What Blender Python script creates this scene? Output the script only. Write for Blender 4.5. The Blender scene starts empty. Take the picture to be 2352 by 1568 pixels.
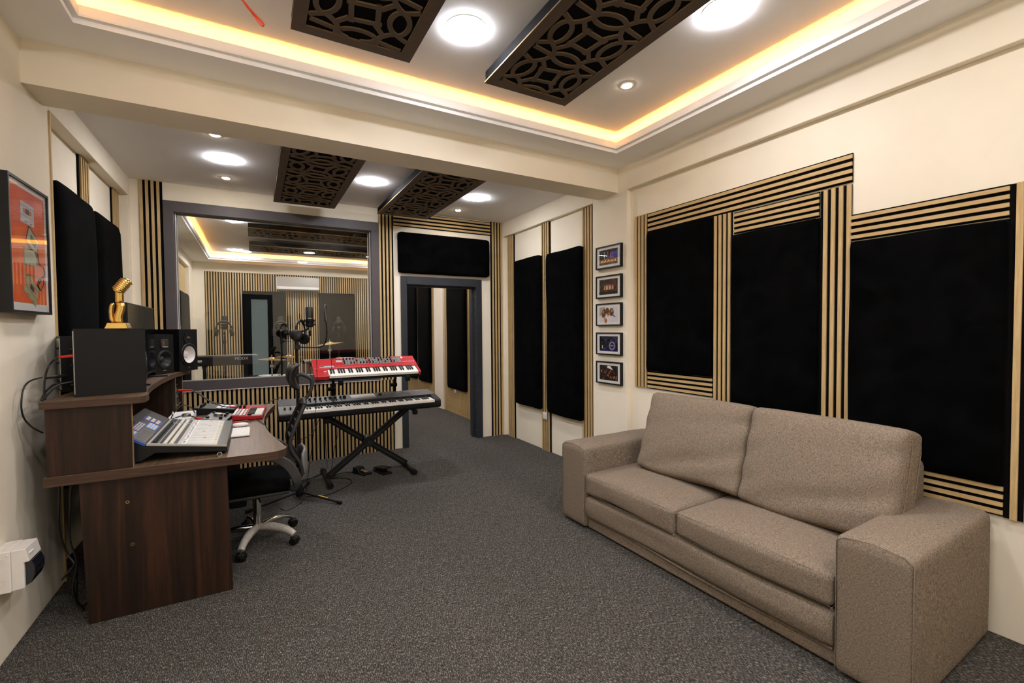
import bpy, bmesh, math, random
from mathutils import Vector, Matrix, noise as mnoise
PI = math.pi
random.seed(7)
scene = bpy.context.scene
col = scene.collection

# ------------------------------------------------------------------ camera
FPX, YAW, PITCH, ROLL, CAM_H = 1044.5, 0.51478, 0.02781, 0.00802, 1.45
cam_data = bpy.data.cameras.new('camera')
cam_data.sensor_width = 36.0
cam_data.lens = FPX / 2352.0 * 36.0
cam_data.clip_start = 0.02
cam = bpy.data.objects.new('camera', cam_data)
col.objects.link(cam)
_f = Vector((math.sin(YAW) * math.cos(PITCH), math.cos(YAW) * math.cos(PITCH), -math.sin(PITCH)))
_r = Vector((math.cos(YAW), -math.sin(YAW), 0.0))
_d = _f.cross(_r)
_r2 = _r * math.cos(ROLL) + _d * math.sin(ROLL)
_d2 = -_r * math.sin(ROLL) + _d * math.cos(ROLL)
cam.matrix_world = Matrix(((_r2.x, -_d2.x, -_f.x, 0.0), (_r2.y, -_d2.y, -_f.y, 0.0), (_r2.z, -_d2.z, -_f.z, CAM_H), (0, 0, 0, 1)))
scene.camera = cam

# ------------------------------------------------------------------ world, exposure
world = bpy.data.worlds.new('world')
world.use_nodes = True
world.node_tree.nodes['Background'].inputs[0].default_value = (0.05, 0.05, 0.055, 1)
world.node_tree.nodes['Background'].inputs[1].default_value = 0.3
scene.world = world
scene.view_settings.view_transform = 'Standard'
scene.view_settings.look = 'None'
scene.view_settings.gamma = 1.0
scene.view_settings.use_curve_mapping = False
scene.view_settings.exposure = 0.0
scene.cycles.use_denoising = True
scene.cycles.max_bounces = 10
scene.cycles.diffuse_bounces = 8
scene.cycles.glossy_bounces = 5
scene.cycles.transmission_bounces = 8
scene.cycles.transparent_max_bounces = 12
scene.cycles.sample_clamp_indirect = 6.0
scene.cycles.caustics_reflective = False
scene.cycles.caustics_refractive = False
# brightness of the lamps, the added unseen ones too (each lamp builder below uses these)
BIG_LAMP, SMALL_LAMP, COVE_LAMP = 146.0, 150.0, 110.0

# ------------------------------------------------------------------ room dimensions (metres)
XR, XP = 3.0, 2.953            # right wall: recess face, pilaster/beam face
XL, XLR = -0.992, -1.075       # left wall: main face, recess face
YF, YF2 = 5.49, 5.66           # window wall, both faces
YB = -1.7                      # wall behind the camera
YLB = 10.35                    # back wall of the live room
ZC, ZN, ZT = 2.885, 2.92, 3.06 # ceilings: window end, near border, near tray
ZBEAM = 2.70

# ------------------------------------------------------------------ helpers
def lin(c):
    if isinstance(c, str):
        c = [int(c[i:i + 2], 16) / 255.0 for i in (0, 2, 4)]
    return tuple((v / 12.92 if v <= 0.04045 else ((v + 0.055) / 1.055) ** 2.4) for v in c)

def new_mat(name):
    m = bpy.data.materials.new(name)
    m.use_nodes = True
    nt = m.node_tree
    return m, nt, nt.nodes['Principled BSDF']

def N(nt, kind, **kw):
    n = nt.nodes.new(kind)
    for k, v in kw.items():
        if k.startswith('i_'):
            n.inputs[k[2:]].default_value = v
        else:
            setattr(n, k, v)
    return n

def ramp(nt, src, stops):
    r = nt.nodes.new('ShaderNodeValToRGB')
    e = r.color_ramp.elements
    while len(e) < len(stops):
        e.new(0.5)
    for i, (p, c) in enumerate(stops):
        e[i].position = p
        e[i].color = (*c, 1)
    nt.links.new(src, r.inputs['Fac'])
    return r

def coords(nt, scale=(1, 1, 1), rot=(0, 0, 0), which='Object'):
    tc = nt.nodes.new('ShaderNodeTexCoord')
    mp = nt.nodes.new('ShaderNodeMapping')
    mp.inputs['Scale'].default_value = scale
    mp.inputs['Rotation'].default_value = rot
    nt.links.new(tc.outputs[which], mp.inputs['Vector'])
    return mp.outputs['Vector']

def bump(nt, b, src, strength=0.2, dist=0.01):
    bp = nt.nodes.new('ShaderNodeBump')
    bp.inputs['Strength'].default_value = strength
    bp.inputs['Distance'].default_value = dist
    nt.links.new(src, bp.inputs['Height'])
    nt.links.new(bp.outputs['Normal'], b.inputs['Normal'])

def plain(name, c, rough=0.5, metal=0.0, spec=0.5, var=0.06, vscale=20.0, coat=0.0, bmp=0.0, bscale=200.0):
    m, nt, b = new_mat(name)
    c = lin(c)
    v = coords(nt)
    nz = N(nt, 'ShaderNodeTexNoise', i_Scale=vscale, i_Detail=3.0)
    nt.links.new(v, nz.inputs['Vector'])
    lo = tuple(x * (1 - var) for x in c)
    hi = tuple(min(1, x * (1 + var)) for x in c)
    r = ramp(nt, nz.outputs['Fac'], [(0.3, lo), (0.7, hi)])
    nt.links.new(r.outputs['Color'], b.inputs['Base Color'])
    b.inputs['Roughness'].default_value = rough
    b.inputs['Metallic'].default_value = metal
    b.inputs['Specular IOR Level'].default_value = spec
    b.inputs['Coat Weight'].default_value = coat
    if bmp > 0:
        n2 = N(nt, 'ShaderNodeTexNoise', i_Scale=bscale, i_Detail=2.0)
        nt.links.new(v, n2.inputs['Vector'])
        bump(nt, b, n2.outputs['Fac'], bmp, 0.002)
    return m

def wood(name, c0, c1, c2, scale=(30, 30, 1.2), rough=0.45, spec=0.4, wscale=2.0, fine=60.0):
    m, nt, b = new_mat(name)
    v = coords(nt, scale)
    nz = N(nt, 'ShaderNodeTexNoise', i_Scale=wscale, i_Detail=6.0, i_Roughness=0.65, i_Distortion=0.6)
    nt.links.new(v, nz.inputs['Vector'])
    r = ramp(nt, nz.outputs['Fac'], [(0.3, lin(c0)), (0.52, lin(c1)), (0.72, lin(c2))])
    n2 = N(nt, 'ShaderNodeTexNoise', i_Scale=fine, i_Detail=3.0)
    nt.links.new(v, n2.inputs['Vector'])
    mx = N(nt, 'ShaderNodeMix', data_type='RGBA', blend_type='MULTIPLY')
    mx.inputs[0].default_value = 0.35
    r2 = ramp(nt, n2.outputs['Fac'], [(0.3, (0.6, 0.6, 0.6)), (0.7, (1, 1, 1))])
    nt.links.new(r.outputs['Color'], mx.inputs[6])
    nt.links.new(r2.outputs['Color'], mx.inputs[7])
    nt.links.new(mx.outputs[2], b.inputs['Base Color'])
    b.inputs['Roughness'].default_value = rough
    b.inputs['Specular IOR Level'].default_value = spec
    bump(nt, b, n2.outputs['Fac'], 0.08, 0.002)
    return m

def emit(name, c, strength):
    m, nt, b = new_mat(name)
    b.inputs['Base Color'].default_value = (*lin(c), 1)
    b.inputs['Emission Color'].default_value = (*lin(c), 1)
    b.inputs['Emission Strength'].default_value = strength
    return m

M = {}
M['wall'] = plain('cream_wall_paint', 'F0E6D1', 0.75, spec=0.25, var=0.03, vscale=3.0, bmp=0.05, bscale=120)
M['ceiling'] = plain('ceiling_paint', 'F7F5F3', 0.85, spec=0.2, var=0.015, vscale=2.0, bmp=0.04, bscale=150)
M['lip'] = plain('cove_trim_paint', 'F2EFEA', 0.7, spec=0.2, var=0.01)
M['oak'] = wood('oak_slat_veneer', 'B59763', 'C9AB78', 'D8BC8C', (60, 60, 3.0), 0.55, 0.3)
M['oak_h'] = wood('oak_slat_veneer_horizontal', 'B59763', 'C9AB78', 'D8BC8C', (60, 3.0, 60), 0.55, 0.3)
M['oak_x'] = wood('oak_slat_veneer_crosswise', 'B59763', 'C9AB78', 'D8BC8C', (3.0, 60, 60), 0.55, 0.3)
M['felt'] = plain('black_felt', '0B0A0A', 0.95, spec=0.1, var=0.2, vscale=300)
M['frame_grey'] = plain('window_frame_grey', '4C4647', 0.5, spec=0.4, var=0.04, bmp=0.05, bscale=400)
M['door_grey'] = plain('door_frame_slate', '2A2D33', 0.45, spec=0.4, var=0.08, vscale=8)
M['bead'] = plain('white_sealant', 'CFCAC2', 0.5)
M['black'] = plain('black_plastic', '0F0E0E', 0.55, spec=0.22, var=0.1)
M['black_satin'] = plain('black_satin', '121111', 0.42, spec=0.32, var=0.08)
M['black_gloss'] = plain('black_gloss', '0A0A0B', 0.12, spec=0.5, var=0.05)
M['grey_plastic'] = plain('grey_plastic', '3A3735', 0.45, spec=0.4, var=0.06)
M['dark_grey'] = plain('dark_grey_plastic', '2B2A29', 0.45, spec=0.4, var=0.06)
M['mid_grey'] = plain('mid_grey_plastic', '6F6D69', 0.4, var=0.05)
M['black_cloth'] = plain('black_cloth', '0B0B0D', 0.9, spec=0.08, var=0.25, vscale=14)
M['rubber'] = plain('rubber', '0E0D0D', 0.8, spec=0.2)
M['chrome'] = plain('chrome', 'D8D6D2', 0.12, metal=1.0, var=0.02)
M['steel'] = plain('brushed_steel', 'A8A49C', 0.35, metal=1.0, var=0.05)
M['gold'] = plain('polished_gold', 'E3BC6A', 0.12, metal=1.0, var=0.04, vscale=6)
M['brass'] = plain('brass', 'B8934C', 0.3, metal=1.0, var=0.08)
M['white_plastic'] = plain('white_plastic', 'E2DDD5', 0.4, var=0.02)
M['white'] = plain('white_board', 'E8E5DF', 0.6, var=0.02)
M['ivory'] = plain('white_keys', 'EDE8DC', 0.3, var=0.02)
M['red'] = plain('red_lacquer', 'B01E24', 0.32, spec=0.5, var=0.05)
M['red_plug'] = plain('red_rubber', 'C8231F', 0.4, var=0.05)
M['orange'] = plain('orange_cable', 'D2421C', 0.35, var=0.06)
M['blue'] = plain('blue_panel', '2B4FA8', 0.4, var=0.06)
M['blue_light'] = plain('light_blue_panel', '6C93D8', 0.4, var=0.06)
M['violet'] = plain('violet_panel', '34308A', 0.4, var=0.06)
M['silver'] = plain('silver_panel', 'B3AEA6', 0.4, metal=0.3, var=0.04)
M['pale_grid'] = plain('pale_panel', 'C9C6BD', 0.4, var=0.05, vscale=60)
M['cream_key'] = plain('cream_buttons', 'D8CFB4', 0.45, var=0.04)
M['olive'] = plain('olive_armrest', '34342C', 0.35, var=0.2, vscale=150)
M['screen'] = plain('dark_screen', '0B0D0F', 0.08, spec=0.6, var=0.02)
M['yellow'] = plain('yellow_print', 'C9A51C', 0.5)
M['bubble'] = plain('bubble_wrap', 'B9B2A6', 0.3, spec=0.6, var=0.2, vscale=90, bmp=0.8, bscale=120)
M['cable'] = plain('cable_black', '0D0D0D', 0.45, spec=0.4)
M['smoked'] = plain('smoked_plastic', '1B1C22', 0.12, spec=0.6, var=0.1)
M['mdf_face'] = plain('dark_brown_lattice', '56463A', 0.5, spec=0.35, var=0.12, vscale=9)
M['mdf_edge'] = plain('cut_lattice_edge', '8A7250', 0.8, spec=0.1, var=0.15)
M['cone_white'] = plain('white_speaker_cone', 'D9D2CC', 0.45, var=0.03)

def carpet_mat():
    m, nt, b = new_mat('charcoal_carpet')
    v = coords(nt, (1.0, 0.26, 1.0), (0, 0, 0.08))
    n1 = N(nt, 'ShaderNodeTexNoise', i_Scale=270.0, i_Detail=4.0, i_Roughness=0.75)
    n2 = N(nt, 'ShaderNodeTexNoise', i_Scale=60.0, i_Detail=2.0)
    n3 = N(nt, 'ShaderNodeTexNoise', i_Scale=1.3, i_Detail=2.0)
    for n in (n1, n2, n3):
        nt.links.new(v, n.inputs['Vector'])
    r = ramp(nt, n1.outputs['Fac'], [(0.34, lin('201F1D')), (0.52, lin('4A4743')), (0.68, lin('B4ADA3'))])
    r2 = ramp(nt, n2.outputs['Fac'], [(0.3, (0.62, 0.62, 0.62)), (0.7, (1.0, 1.0, 1.0))])
    r3 = ramp(nt, n3.outputs['Fac'], [(0.3, (0.86, 0.86, 0.86)), (0.7, (1.0, 1.0, 1.0))])
    mx = N(nt, 'ShaderNodeMix', data_type='RGBA', blend_type='MULTIPLY')
    mx.inputs[0].default_value = 1.0
    nt.links.new(r.outputs['Color'], mx.inputs[6]); nt.links.new(r2.outputs['Color'], mx.inputs[7])
    mx2 = N(nt, 'ShaderNodeMix', data_type='RGBA', blend_type='MULTIPLY')
    mx2.inputs[0].default_value = 1.0
    nt.links.new(mx.outputs[2], mx2.inputs[6]); nt.links.new(r3.outputs['Color'], mx2.inputs[7])
    nt.links.new(mx2.outputs[2], b.inputs['Base Color'])
    b.inputs['Roughness'].default_value = 0.95
    b.inputs['Specular IOR Level'].default_value = 0.1
    bump(nt, b, n1.outputs['Fac'], 0.22, 0.003)
    return m
M['carpet'] = carpet_mat()

def velvet_mat():
    m, nt, b = new_mat('black_velvet')
    v = coords(nt)
    nz = N(nt, 'ShaderNodeTexNoise', i_Scale=7.0, i_Detail=4.0, i_Distortion=0.4)
    nt.links.new(v, nz.inputs['Vector'])
    r = ramp(nt, nz.outputs['Fac'], [(0.35, lin('040404')), (0.7, lin('0A0A0B'))])
    nt.links.new(r.outputs['Color'], b.inputs['Base Color'])
    b.inputs['Roughness'].default_value = 0.9
    b.inputs['Specular IOR Level'].default_value = 0.02
    b.inputs['Sheen Weight'].default_value = 0.012
    b.inputs['Sheen Roughness'].default_value = 0.35
    return m
M['velvet'] = velvet_mat()

def sofa_mat():
    m, nt, b = new_mat('taupe_woven_fabric')
    va = coords(nt, (110, 620, 110))
    vb = coords(nt, (620, 110, 620))
    na = N(nt, 'ShaderNodeTexNoise', i_Scale=1.0, i_Detail=2.0)
    nb = N(nt, 'ShaderNodeTexNoise', i_Scale=1.0, i_Detail=2.0)
    nt.links.new(va, na.inputs['Vector']); nt.links.new(vb, nb.inputs['Vector'])
    ad = N(nt, 'ShaderNodeMath', operation='ADD')
    nt.links.new(na.outputs['Fac'], ad.inputs[0]); nt.links.new(nb.outputs['Fac'], ad.inputs[1])
    hf = N(nt, 'ShaderNodeMath', operation='MULTIPLY'); hf.inputs[1].default_value = 0.5
    nt.links.new(ad.outputs[0], hf.inputs[0])
    r = ramp(nt, hf.outputs[0], [(0.36, lin('5E5247')), (0.5, lin('7C6F60')), (0.64, lin('9D907F'))])
    nt.links.new(r.outputs['Color'], b.inputs['Base Color'])
    b.inputs['Roughness'].default_value = 0.9
    b.inputs['Specular IOR Level'].default_value = 0.15
    bump(nt, b, hf.outputs[0], 0.2, 0.002)
    return m
M['sofa'] = sofa_mat()
M['desk_v'] = wood('walnut_panel', '150D09', '2A1A12', '46291A', (14, 14, 0.5), 0.45, 0.3, 1.6, 40)
M['desk_top'] = wood('walnut_worktop', '54412F', '6C5643', '7E6752', (26, 1.0, 26), 0.36, 0.45, 1.8, 40)
M['desk_edge'] = wood('walnut_edge_band', '35251C', '4A3427', '5A4231', (2.0, 2.0, 60), 0.45, 0.35, 1.6, 40)
M['drum'] = wood('amber_drum_shell', '2A1208', '5B2A10', '7A3C16', (10, 10, 4), 0.2, 0.5)

def glass_mat(name, tint, base, rough=0.0):
    m = bpy.data.materials.new(name)
    m.use_nodes = True
    nt = m.node_tree
    nt.nodes.clear()
    out = N(nt, 'ShaderNodeOutputMaterial')
    tr = N(nt, 'ShaderNodeBsdfTransparent'); tr.inputs['Color'].default_value = (*tint, 1)
    gl = N(nt, 'ShaderNodeBsdfGlossy'); gl.inputs['Roughness'].default_value = rough
    fr = N(nt, 'ShaderNodeFresnel')
    ge = N(nt, 'ShaderNodeNewGeometry')
    io = N(nt, 'ShaderNodeMix', data_type='FLOAT'); io.inputs[2].default_value = base; io.inputs[3].default_value = 1.0 / base
    nt.links.new(ge.outputs['Backfacing'], io.inputs[0]); nt.links.new(io.outputs[0], fr.inputs['IOR'])
    mx = N(nt, 'ShaderNodeMixShader')
    nt.links.new(fr.outputs[0], mx.inputs[0]); nt.links.new(tr.outputs[0], mx.inputs[1]); nt.links.new(gl.outputs[0], mx.inputs[2])
    nt.links.new(mx.outputs[0], out.inputs[0])
    return m
M['glass'] = glass_mat('studio_window_glass', (0.97, 0.98, 0.965), 1.52)
M['pic_glass'] = glass_mat('picture_glass', (0.985, 0.985, 0.985), 1.30)
M['mesh_disc'] = glass_mat('pop_filter_mesh', (0.35, 0.35, 0.36), 1.3, 0.4)
M['big_lamp'] = emit('panel_lamp_diffuser', 'F8F8FF', BIG_LAMP)
M['small_lamp'] = emit('spot_lamp_lens', 'FFEBD0', SMALL_LAMP)
M['cove_led'] = emit('warm_led_strip', 'FFB84C', COVE_LAMP)
M['leaf_glow'] = emit('glowing_door_leaf', 'D6E6E0', 1.5)  # glow put into the back door's leaf, for its reflection in the window
M['yellow_led'] = emit('green_power_light', 'B4FF20', 1.2)

# ------------------------------------------------------------------ mesh builder
class MB:
    def __init__(s):
        s.v, s.f, s.m = [], [], []
    def add(s, vs, fs, m=0):
        k = len(s.v)
        s.v += [tuple(p) for p in vs]
        s.f += [tuple(i + k for i in q) for q in fs]
        s.m += [m] * len(fs)
        return s
    def box(s, x0, x1, y0, y1, z0, z1, m=0, T=None):
        if x0 > x1: x0, x1 = x1, x0
        if y0 > y1: y0, y1 = y1, y0
        if z0 > z1: z0, z1 = z1, z0
        vs = [Vector((x, y, z)) for z in (z0, z1) for y in (y0, y1) for x in (x0, x1)]
        if T is not None: vs = [T @ p for p in vs]
        return s.add(vs, [(0, 2, 3, 1), (4, 5, 7, 6), (0, 1, 5, 4), (2, 6, 7, 3), (0, 4, 6, 2), (1, 3, 7, 5)], m)
    def bar(s, p, q, w, h, up=(0, 0, 1), m=0):
        p, q = Vector(p), Vector(q)
        d = (q - p).normalized(); u = Vector(up)
        a = d.cross(u)
        if a.length < 1e-5: a = d.cross(Vector((1, 0, 0)))
        a.normalize(); b = a.cross(d).normalized()
        vs = [e + a * i * w / 2 + b * j * h / 2 for e in (p, q) for j in (-1, 1) for i in (-1, 1)]
        return s.add(vs, [(0, 1, 3, 2), (4, 6, 7, 5), (0, 4, 5, 1), (2, 3, 7, 6), (0, 2, 6, 4), (1, 5, 7, 3)], m)
    def tube(s, pts, r, n=8, m=0, cap=True, sub=0):
        pts = [Vector(p) for p in pts]
        if sub: pts = catmull(pts, sub)
        L = len(pts)
        rr = r if isinstance(r, (list, tuple)) else None
        rings, a0 = [], None
        for i, p in enumerate(pts):
            t = (pts[min(i + 1, L - 1)] - pts[max(i - 1, 0)])
            if t.length < 1e-9: t = Vector((0, 0, 1))
            t.normalize()
            if a0 is None:
                a = t.cross(Vector((0, 0, 1)))
                if a.length < 1e-3: a = t.cross(Vector((1, 0, 0)))
            else:
                a = a0 - t * a0.dot(t)
                if a.length < 1e-4: a = t.cross(Vector((1, 0, 0)))
            a.normalize(); b = t.cross(a); a0 = a
            R = r
            if rr:
                x = i / (L - 1) * (len(rr) - 1); j = min(int(x), len(rr) - 2); R = rr[j] + (rr[j + 1] - rr[j]) * (x - j)
            rings.append([p + (a * math.cos(2 * PI * k / n) + b * math.sin(2 * PI * k / n)) * R for k in range(n)])
        vs = [q for g in rings for q in g]
        fs = []
        for i in range(L - 1):
            for k in range(n):
                fs.append((i * n + k, i * n + (k + 1) % n, (i + 1) * n + (k + 1) % n, (i + 1) * n + k))
        if cap:
            fs.append(tuple(range(n))[::-1]); fs.append(tuple((L - 1) * n + k for k in range(n)))
        return s.add(vs, fs, m)
    def cyl(s, p, q, r0, r1=None, n=16, m=0):
        r1 = r0 if r1 is None else r1
        return s.tube([p, q], [r0, r1], n, m)
    def lathe(s, prof, c=(0, 0, 0), axis=(0, 0, 1), n=24, m=0, sx=1.0, cap=False):
        c = Vector(c); ax = Vector(axis).normalized()
        a = ax.cross(Vector((0, 0, 1)))
        if a.length < 1e-4: a = Vector((1, 0, 0))
        a.normalize(); b = ax.cross(a)
        vs, fs = [], []
        for (r, h) in prof:
            for k in range(n):
                t = 2 * PI * k / n
                vs.append(c + ax * h + a * (r * math.cos(t) * sx) + b * (r * math.sin(t)))
        for i in range(len(prof) - 1):
            for k in range(n):
                fs.append((i * n + k, i * n + (k + 1) % n, (i + 1) * n + (k + 1) % n, (i + 1) * n + k))
        if cap and prof[0][0] > 1e-6: fs.append(tuple(range(n))[::-1])
        if cap and prof[-1][0] > 1e-6: fs.append(tuple((len(prof) - 1) * n + k for k in range(n)))
        return s.add(vs, fs, m)
    def prism(s, poly, f, m=0, mside=None, t=1.0):
        """poly: list of 2d points; f(u, v, w) -> 3d point, w in 0..t"""
        n = len(poly)
        vs = [f(u, v, 0.0) for u, v in poly] + [f(u, v, t) for u, v in poly]
        k = len(s.v)
        s.v += [tuple(p) for p in vs]
        s.f += [tuple(k + i for i in range(n))[::-1], tuple(k + n + i for i in range(n))]
        s.m += [m, m]
        for i in range(n):
            j = (i + 1) % n
            s.f.append((k + i, k + j, k + n + j, k + n + i)); s.m.append(m if mside is None else mside)
        return s
    def soft(s, c, size, r, n=8, fn=None, m=0, T=None):
        """rounded box; fn(p, u) may move each vertex (u = unit cube coordinate)"""
        c = Vector(c); hx, hy, hz = [d / 2 for d in size]
        rr = (r, r, r) if not isinstance(r, (tuple, list)) else r
        idx, vs, fs = {}, [], []
        def vert(i, j, k):
            key = (i, j, k)
            if key in idx: return idx[key]
            u = Vector((2 * i / n - 1, 2 * j / n - 1, 2 * k / n - 1))
            # denser near the edges
            w = Vector([math.copysign(1 - (1 - abs(t)) ** 1.35, t) for t in u])
            p = Vector((w.x * hx, w.y * hy, w.z * hz))
            q = Vector((max(-hx + rr[0], min(hx - rr[0], p.x)), max(-hy + rr[1], min(hy - rr[1], p.y)), max(-hz + rr[2], min(hz - rr[2], p.z))))
            d = p - q
            e = Vector((d.x / rr[0], d.y / rr[1], d.z / rr[2]))
            if e.length > 1e-9:
                e.normalize()
                p = q + Vector((e.x * rr[0], e.y * rr[1], e.z * rr[2]))
            if fn: p = fn(p, w)
            p = c + p
            if T is not None: p = T @ p
            idx[key] = len(vs); vs.append(p)
            return idx[key]
        for a in range(n):
            for b in range(n):
                for kk in (0, n):
                    q = [vert(a, b, kk), vert(a + 1, b, kk), vert(a + 1, b + 1, kk), vert(a, b + 1, kk)]
                    fs.append(tuple(q if kk else q[::-1]))
                    q = [vert(a, kk, b), vert(a + 1, kk, b), vert(a + 1, kk, b + 1), vert(a, kk, b + 1)]
                    fs.append(tuple(q[::-1] if kk else q))
                    q = [vert(kk, a, b), vert(kk, a + 1, b), vert(kk, a + 1, b + 1), vert(kk, a, b + 1)]
                    fs.append(tuple(q if kk else q[::-1]))
        return s.add(vs, fs, m)
    def mesh(s, name, mats, smooth=None, off=None):
        me = bpy.data.meshes.new(name)
        vs = s.v if off is None else [tuple(Vector(p) - off) for p in s.v]
        me.from_pydata(vs, [], s.f)
        for mm in (mats if isinstance(mats, (list, tuple)) else [mats]):
            me.materials.append(M[mm] if isinstance(mm, str) else mm)
        me.polygons.foreach_set('material_index', s.m)
        if smooth:
            me.polygons.foreach_set('use_smooth', [True] * len(s.f))
            me.set_sharp_from_angle(angle=math.radians(smooth))
        me.update()
        return me
    def build(s, name, mats, parent=None, smooth=None, bevel=0.0, world=False):
        """world=True: vertices are world coordinates although the object has a parent or gets its own origin"""
        off = None
        if world and parent is None:
            xs = [p[0] for p in s.v]; ys = [p[1] for p in s.v]; zs = [p[2] for p in s.v]
            off = Vector(((min(xs) + max(xs)) / 2, (min(ys) + max(ys)) / 2, min(zs)))
        me = s.mesh(name, mats, smooth, off)
        o = bpy.data.objects.new(name, me)
        col.objects.link(o)
        if off is not None: o.location = off
        if parent is not None:
            o.parent = parent
            if world:
                me.transform(world_of(parent).inverted())
        if bevel > 0:
            b = o.modifiers.new('bevel', 'BEVEL'); b.width = bevel; b.segments = 2; b.limit_method = 'ANGLE'; b.angle_limit = math.radians(40)
            b.harden_normals = False
        return o

def world_of(o):
    m = o.matrix_basis.copy()
    p = o.parent
    while p is not None:
        m = p.matrix_basis @ m
        p = p.parent
    return m

def catmull(pts, k):
    out = []
    P = [pts[0]] + list(pts) + [pts[-1]]
    for i in range(1, len(P) - 2):
        a, b, c, d = P[i - 1], P[i], P[i + 1], P[i + 2]
        for j in range(k):
            t = j / k
            out.append(0.5 * ((2 * b) + (c - a) * t + (2 * a - 5 * b + 4 * c - d) * t * t + (3 * b - 3 * c + d - a) * t ** 3))
    out.append(P[-2])
    return out

def tag(o, label=None, cat=None, group=None, kind=None):
    if label: o['label'] = label
    if cat: o['category'] = cat
    if group: o['group'] = group
    if kind: o['kind'] = kind
    return o

def thing(name, label, cat, loc=(0, 0, 0), rz=0.0, group=None):
    o = bpy.data.objects.new(name, None)
    o.empty_display_size = 0.05
    col.objects.link(o)
    o.location = loc
    o.rotation_euler = (0, 0, rz)
    # basis is read by world_of through matrix_basis
    return tag(o, label, cat, group)

def struct(name, mb, mat, parent=None, label=None, **kw):
    o = mb.build(name, mat, parent, **kw)
    if parent is None: o['kind'] = 'structure'
    if label: o['label'] = label
    return o

def copy_part(o, parent, loc=None):
    c = o.copy(); col.objects.link(c); c.parent = parent
    if loc is not None: c.location = loc
    return c

def copy_thing(o, loc, rz, label, **kw):
    c = o.copy(); col.objects.link(c); c.location = loc; c.rotation_euler = (0, 0, rz); tag(c, label, **kw)
    for ch in list(o.children):
        d = copy_part(ch, c)
        for g in list(ch.children):
            copy_part(g, d)
    return c

def text_mesh(body, size, mat, T, parent, name='lettering', extrude=0.0004, bold=0.0, align='LEFT'):
    cu = bpy.data.curves.new(name, 'FONT')
    cu.body = body; cu.size = size; cu.extrude = extrude; cu.offset = bold; cu.align_x = align
    cu.resolution_u = 3
    t = bpy.data.objects.new(name, cu)
    col.objects.link(t)
    dg = bpy.context.evaluated_depsgraph_get()
    me = bpy.data.meshes.new_from_object(t.evaluated_get(dg))
    bpy.data.objects.remove(t); bpy.data.curves.remove(cu)
    me.transform(T)
    me.materials.clear(); me.materials.append(M[mat] if isinstance(mat, str) else mat)
    o = bpy.data.objects.new(name, me); col.objects.link(o); o.parent = parent
    return o
# ================================================================== the shell
struct('floor', MB().box(-1.2, 3.2, YB - 0.2, YLB + 0.2, -0.12, 0.0), 'carpet')

w = MB()
w.box(XR, 3.2, YB, YLB, 0, 3.25)
w.box(XP, XR, 3.091, 3.57, 0, 3.25)                      # picture pilaster
w.box(XP, XR, YB, 3.091, 2.70, 3.25)                     # beam over the near recess
w.box(XP, XR, 3.57, YF, 2.69, 3.25)                      # beam over the far recess
w.box(XP, XR, 5.44, YF, 0, 2.69)
w.box(XP, XR, YF2, 6.58, 0, 3.25); w.box(XP, XR, 7.756, 8.212, 0, 3.25); w.box(XP, XR, YF2, YLB, 2.60, 3.25)
struct('wall_right', w, 'wall', bevel=0.004)
w = MB()
w.box(-1.2, XL, YB, 3.57, 0, 3.25)
w.box(-1.2, XLR, 3.57, 5.43, 0, 3.25)
w.box(XLR, XL, 3.57, 5.43, 2.715, 3.25)
w.box(-1.2, XL, 5.43, YF, 0, 3.25)
w.box(-1.2, XLR, YF2, 9.9, 0, 3.25); w.box(XLR, XL, YF2, 9.9, 2.60, 3.25); w.box(-1.2, XL, 9.9, YLB, 0, 3.25)
struct('wall_left', w, 'wall', bevel=0.004)
w = MB()
WX0, WX1, WZ0, WZ1 = -0.70, 1.25, 0.90, 2.655            # window opening
DX0, DX1, DZ1 = 1.60, 2.575, 2.03                        # door opening
w.box(XLR, WX0, YF, YF2, 0, 3.2); w.box(WX0, WX1, YF, YF2, 0, WZ0); w.box(WX0, WX1, YF, YF2, WZ1, 3.2)
w.box(WX1, DX0, YF, YF2, 0, 3.2); w.box(DX0, DX1, YF, YF2, DZ1, 3.2); w.box(DX1, XR, YF, YF2, 0, 3.2)
struct('wall_far', w, 'wall')
# back wall of the control room (behind the camera), with its own door
BX0, BX1, BZ1 = -0.30, 0.40, 2.34
w = MB()
w.box(-1.2, BX0, YB - 0.15, YB, 0, 3.25); w.box(BX0, BX1, YB - 0.15, YB, BZ1, 3.25); w.box(BX1, 3.2, YB - 0.15, YB, 0, 3.25)
struct('wall_back', w, 'wall')
d = MB()
d.box(BX0, BX0 + 0.24, YB - 0.12, YB - 0.03, 0, BZ1 - 0.12, 0); d.box(BX1 - 0.11, BX1, YB - 0.12, YB - 0.03, 0, BZ1 - 0.12, 0)
d.box(BX0, BX1, YB - 0.12, YB - 0.02, BZ1 - 0.12, BZ1, 0)
d.box(BX0 + 0.24, BX1 - 0.11, YB - 0.11, YB - 0.07, 0.0, BZ1 - 0.12, 1)
struct('door_2', d, ['door_grey', 'leaf_glow'])
struct('wall_live', MB().box(-1.2, 3.2, YLB, YLB + 0.15, 0, 3.25), 'wall')

# ------------------------------------------------------------------ ceilings
struct('ceiling', MB().box(XLR - 0.1, XR + 0.1, 3.46, YF + 0.05, ZC, 3.2), 'ceiling')

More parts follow.
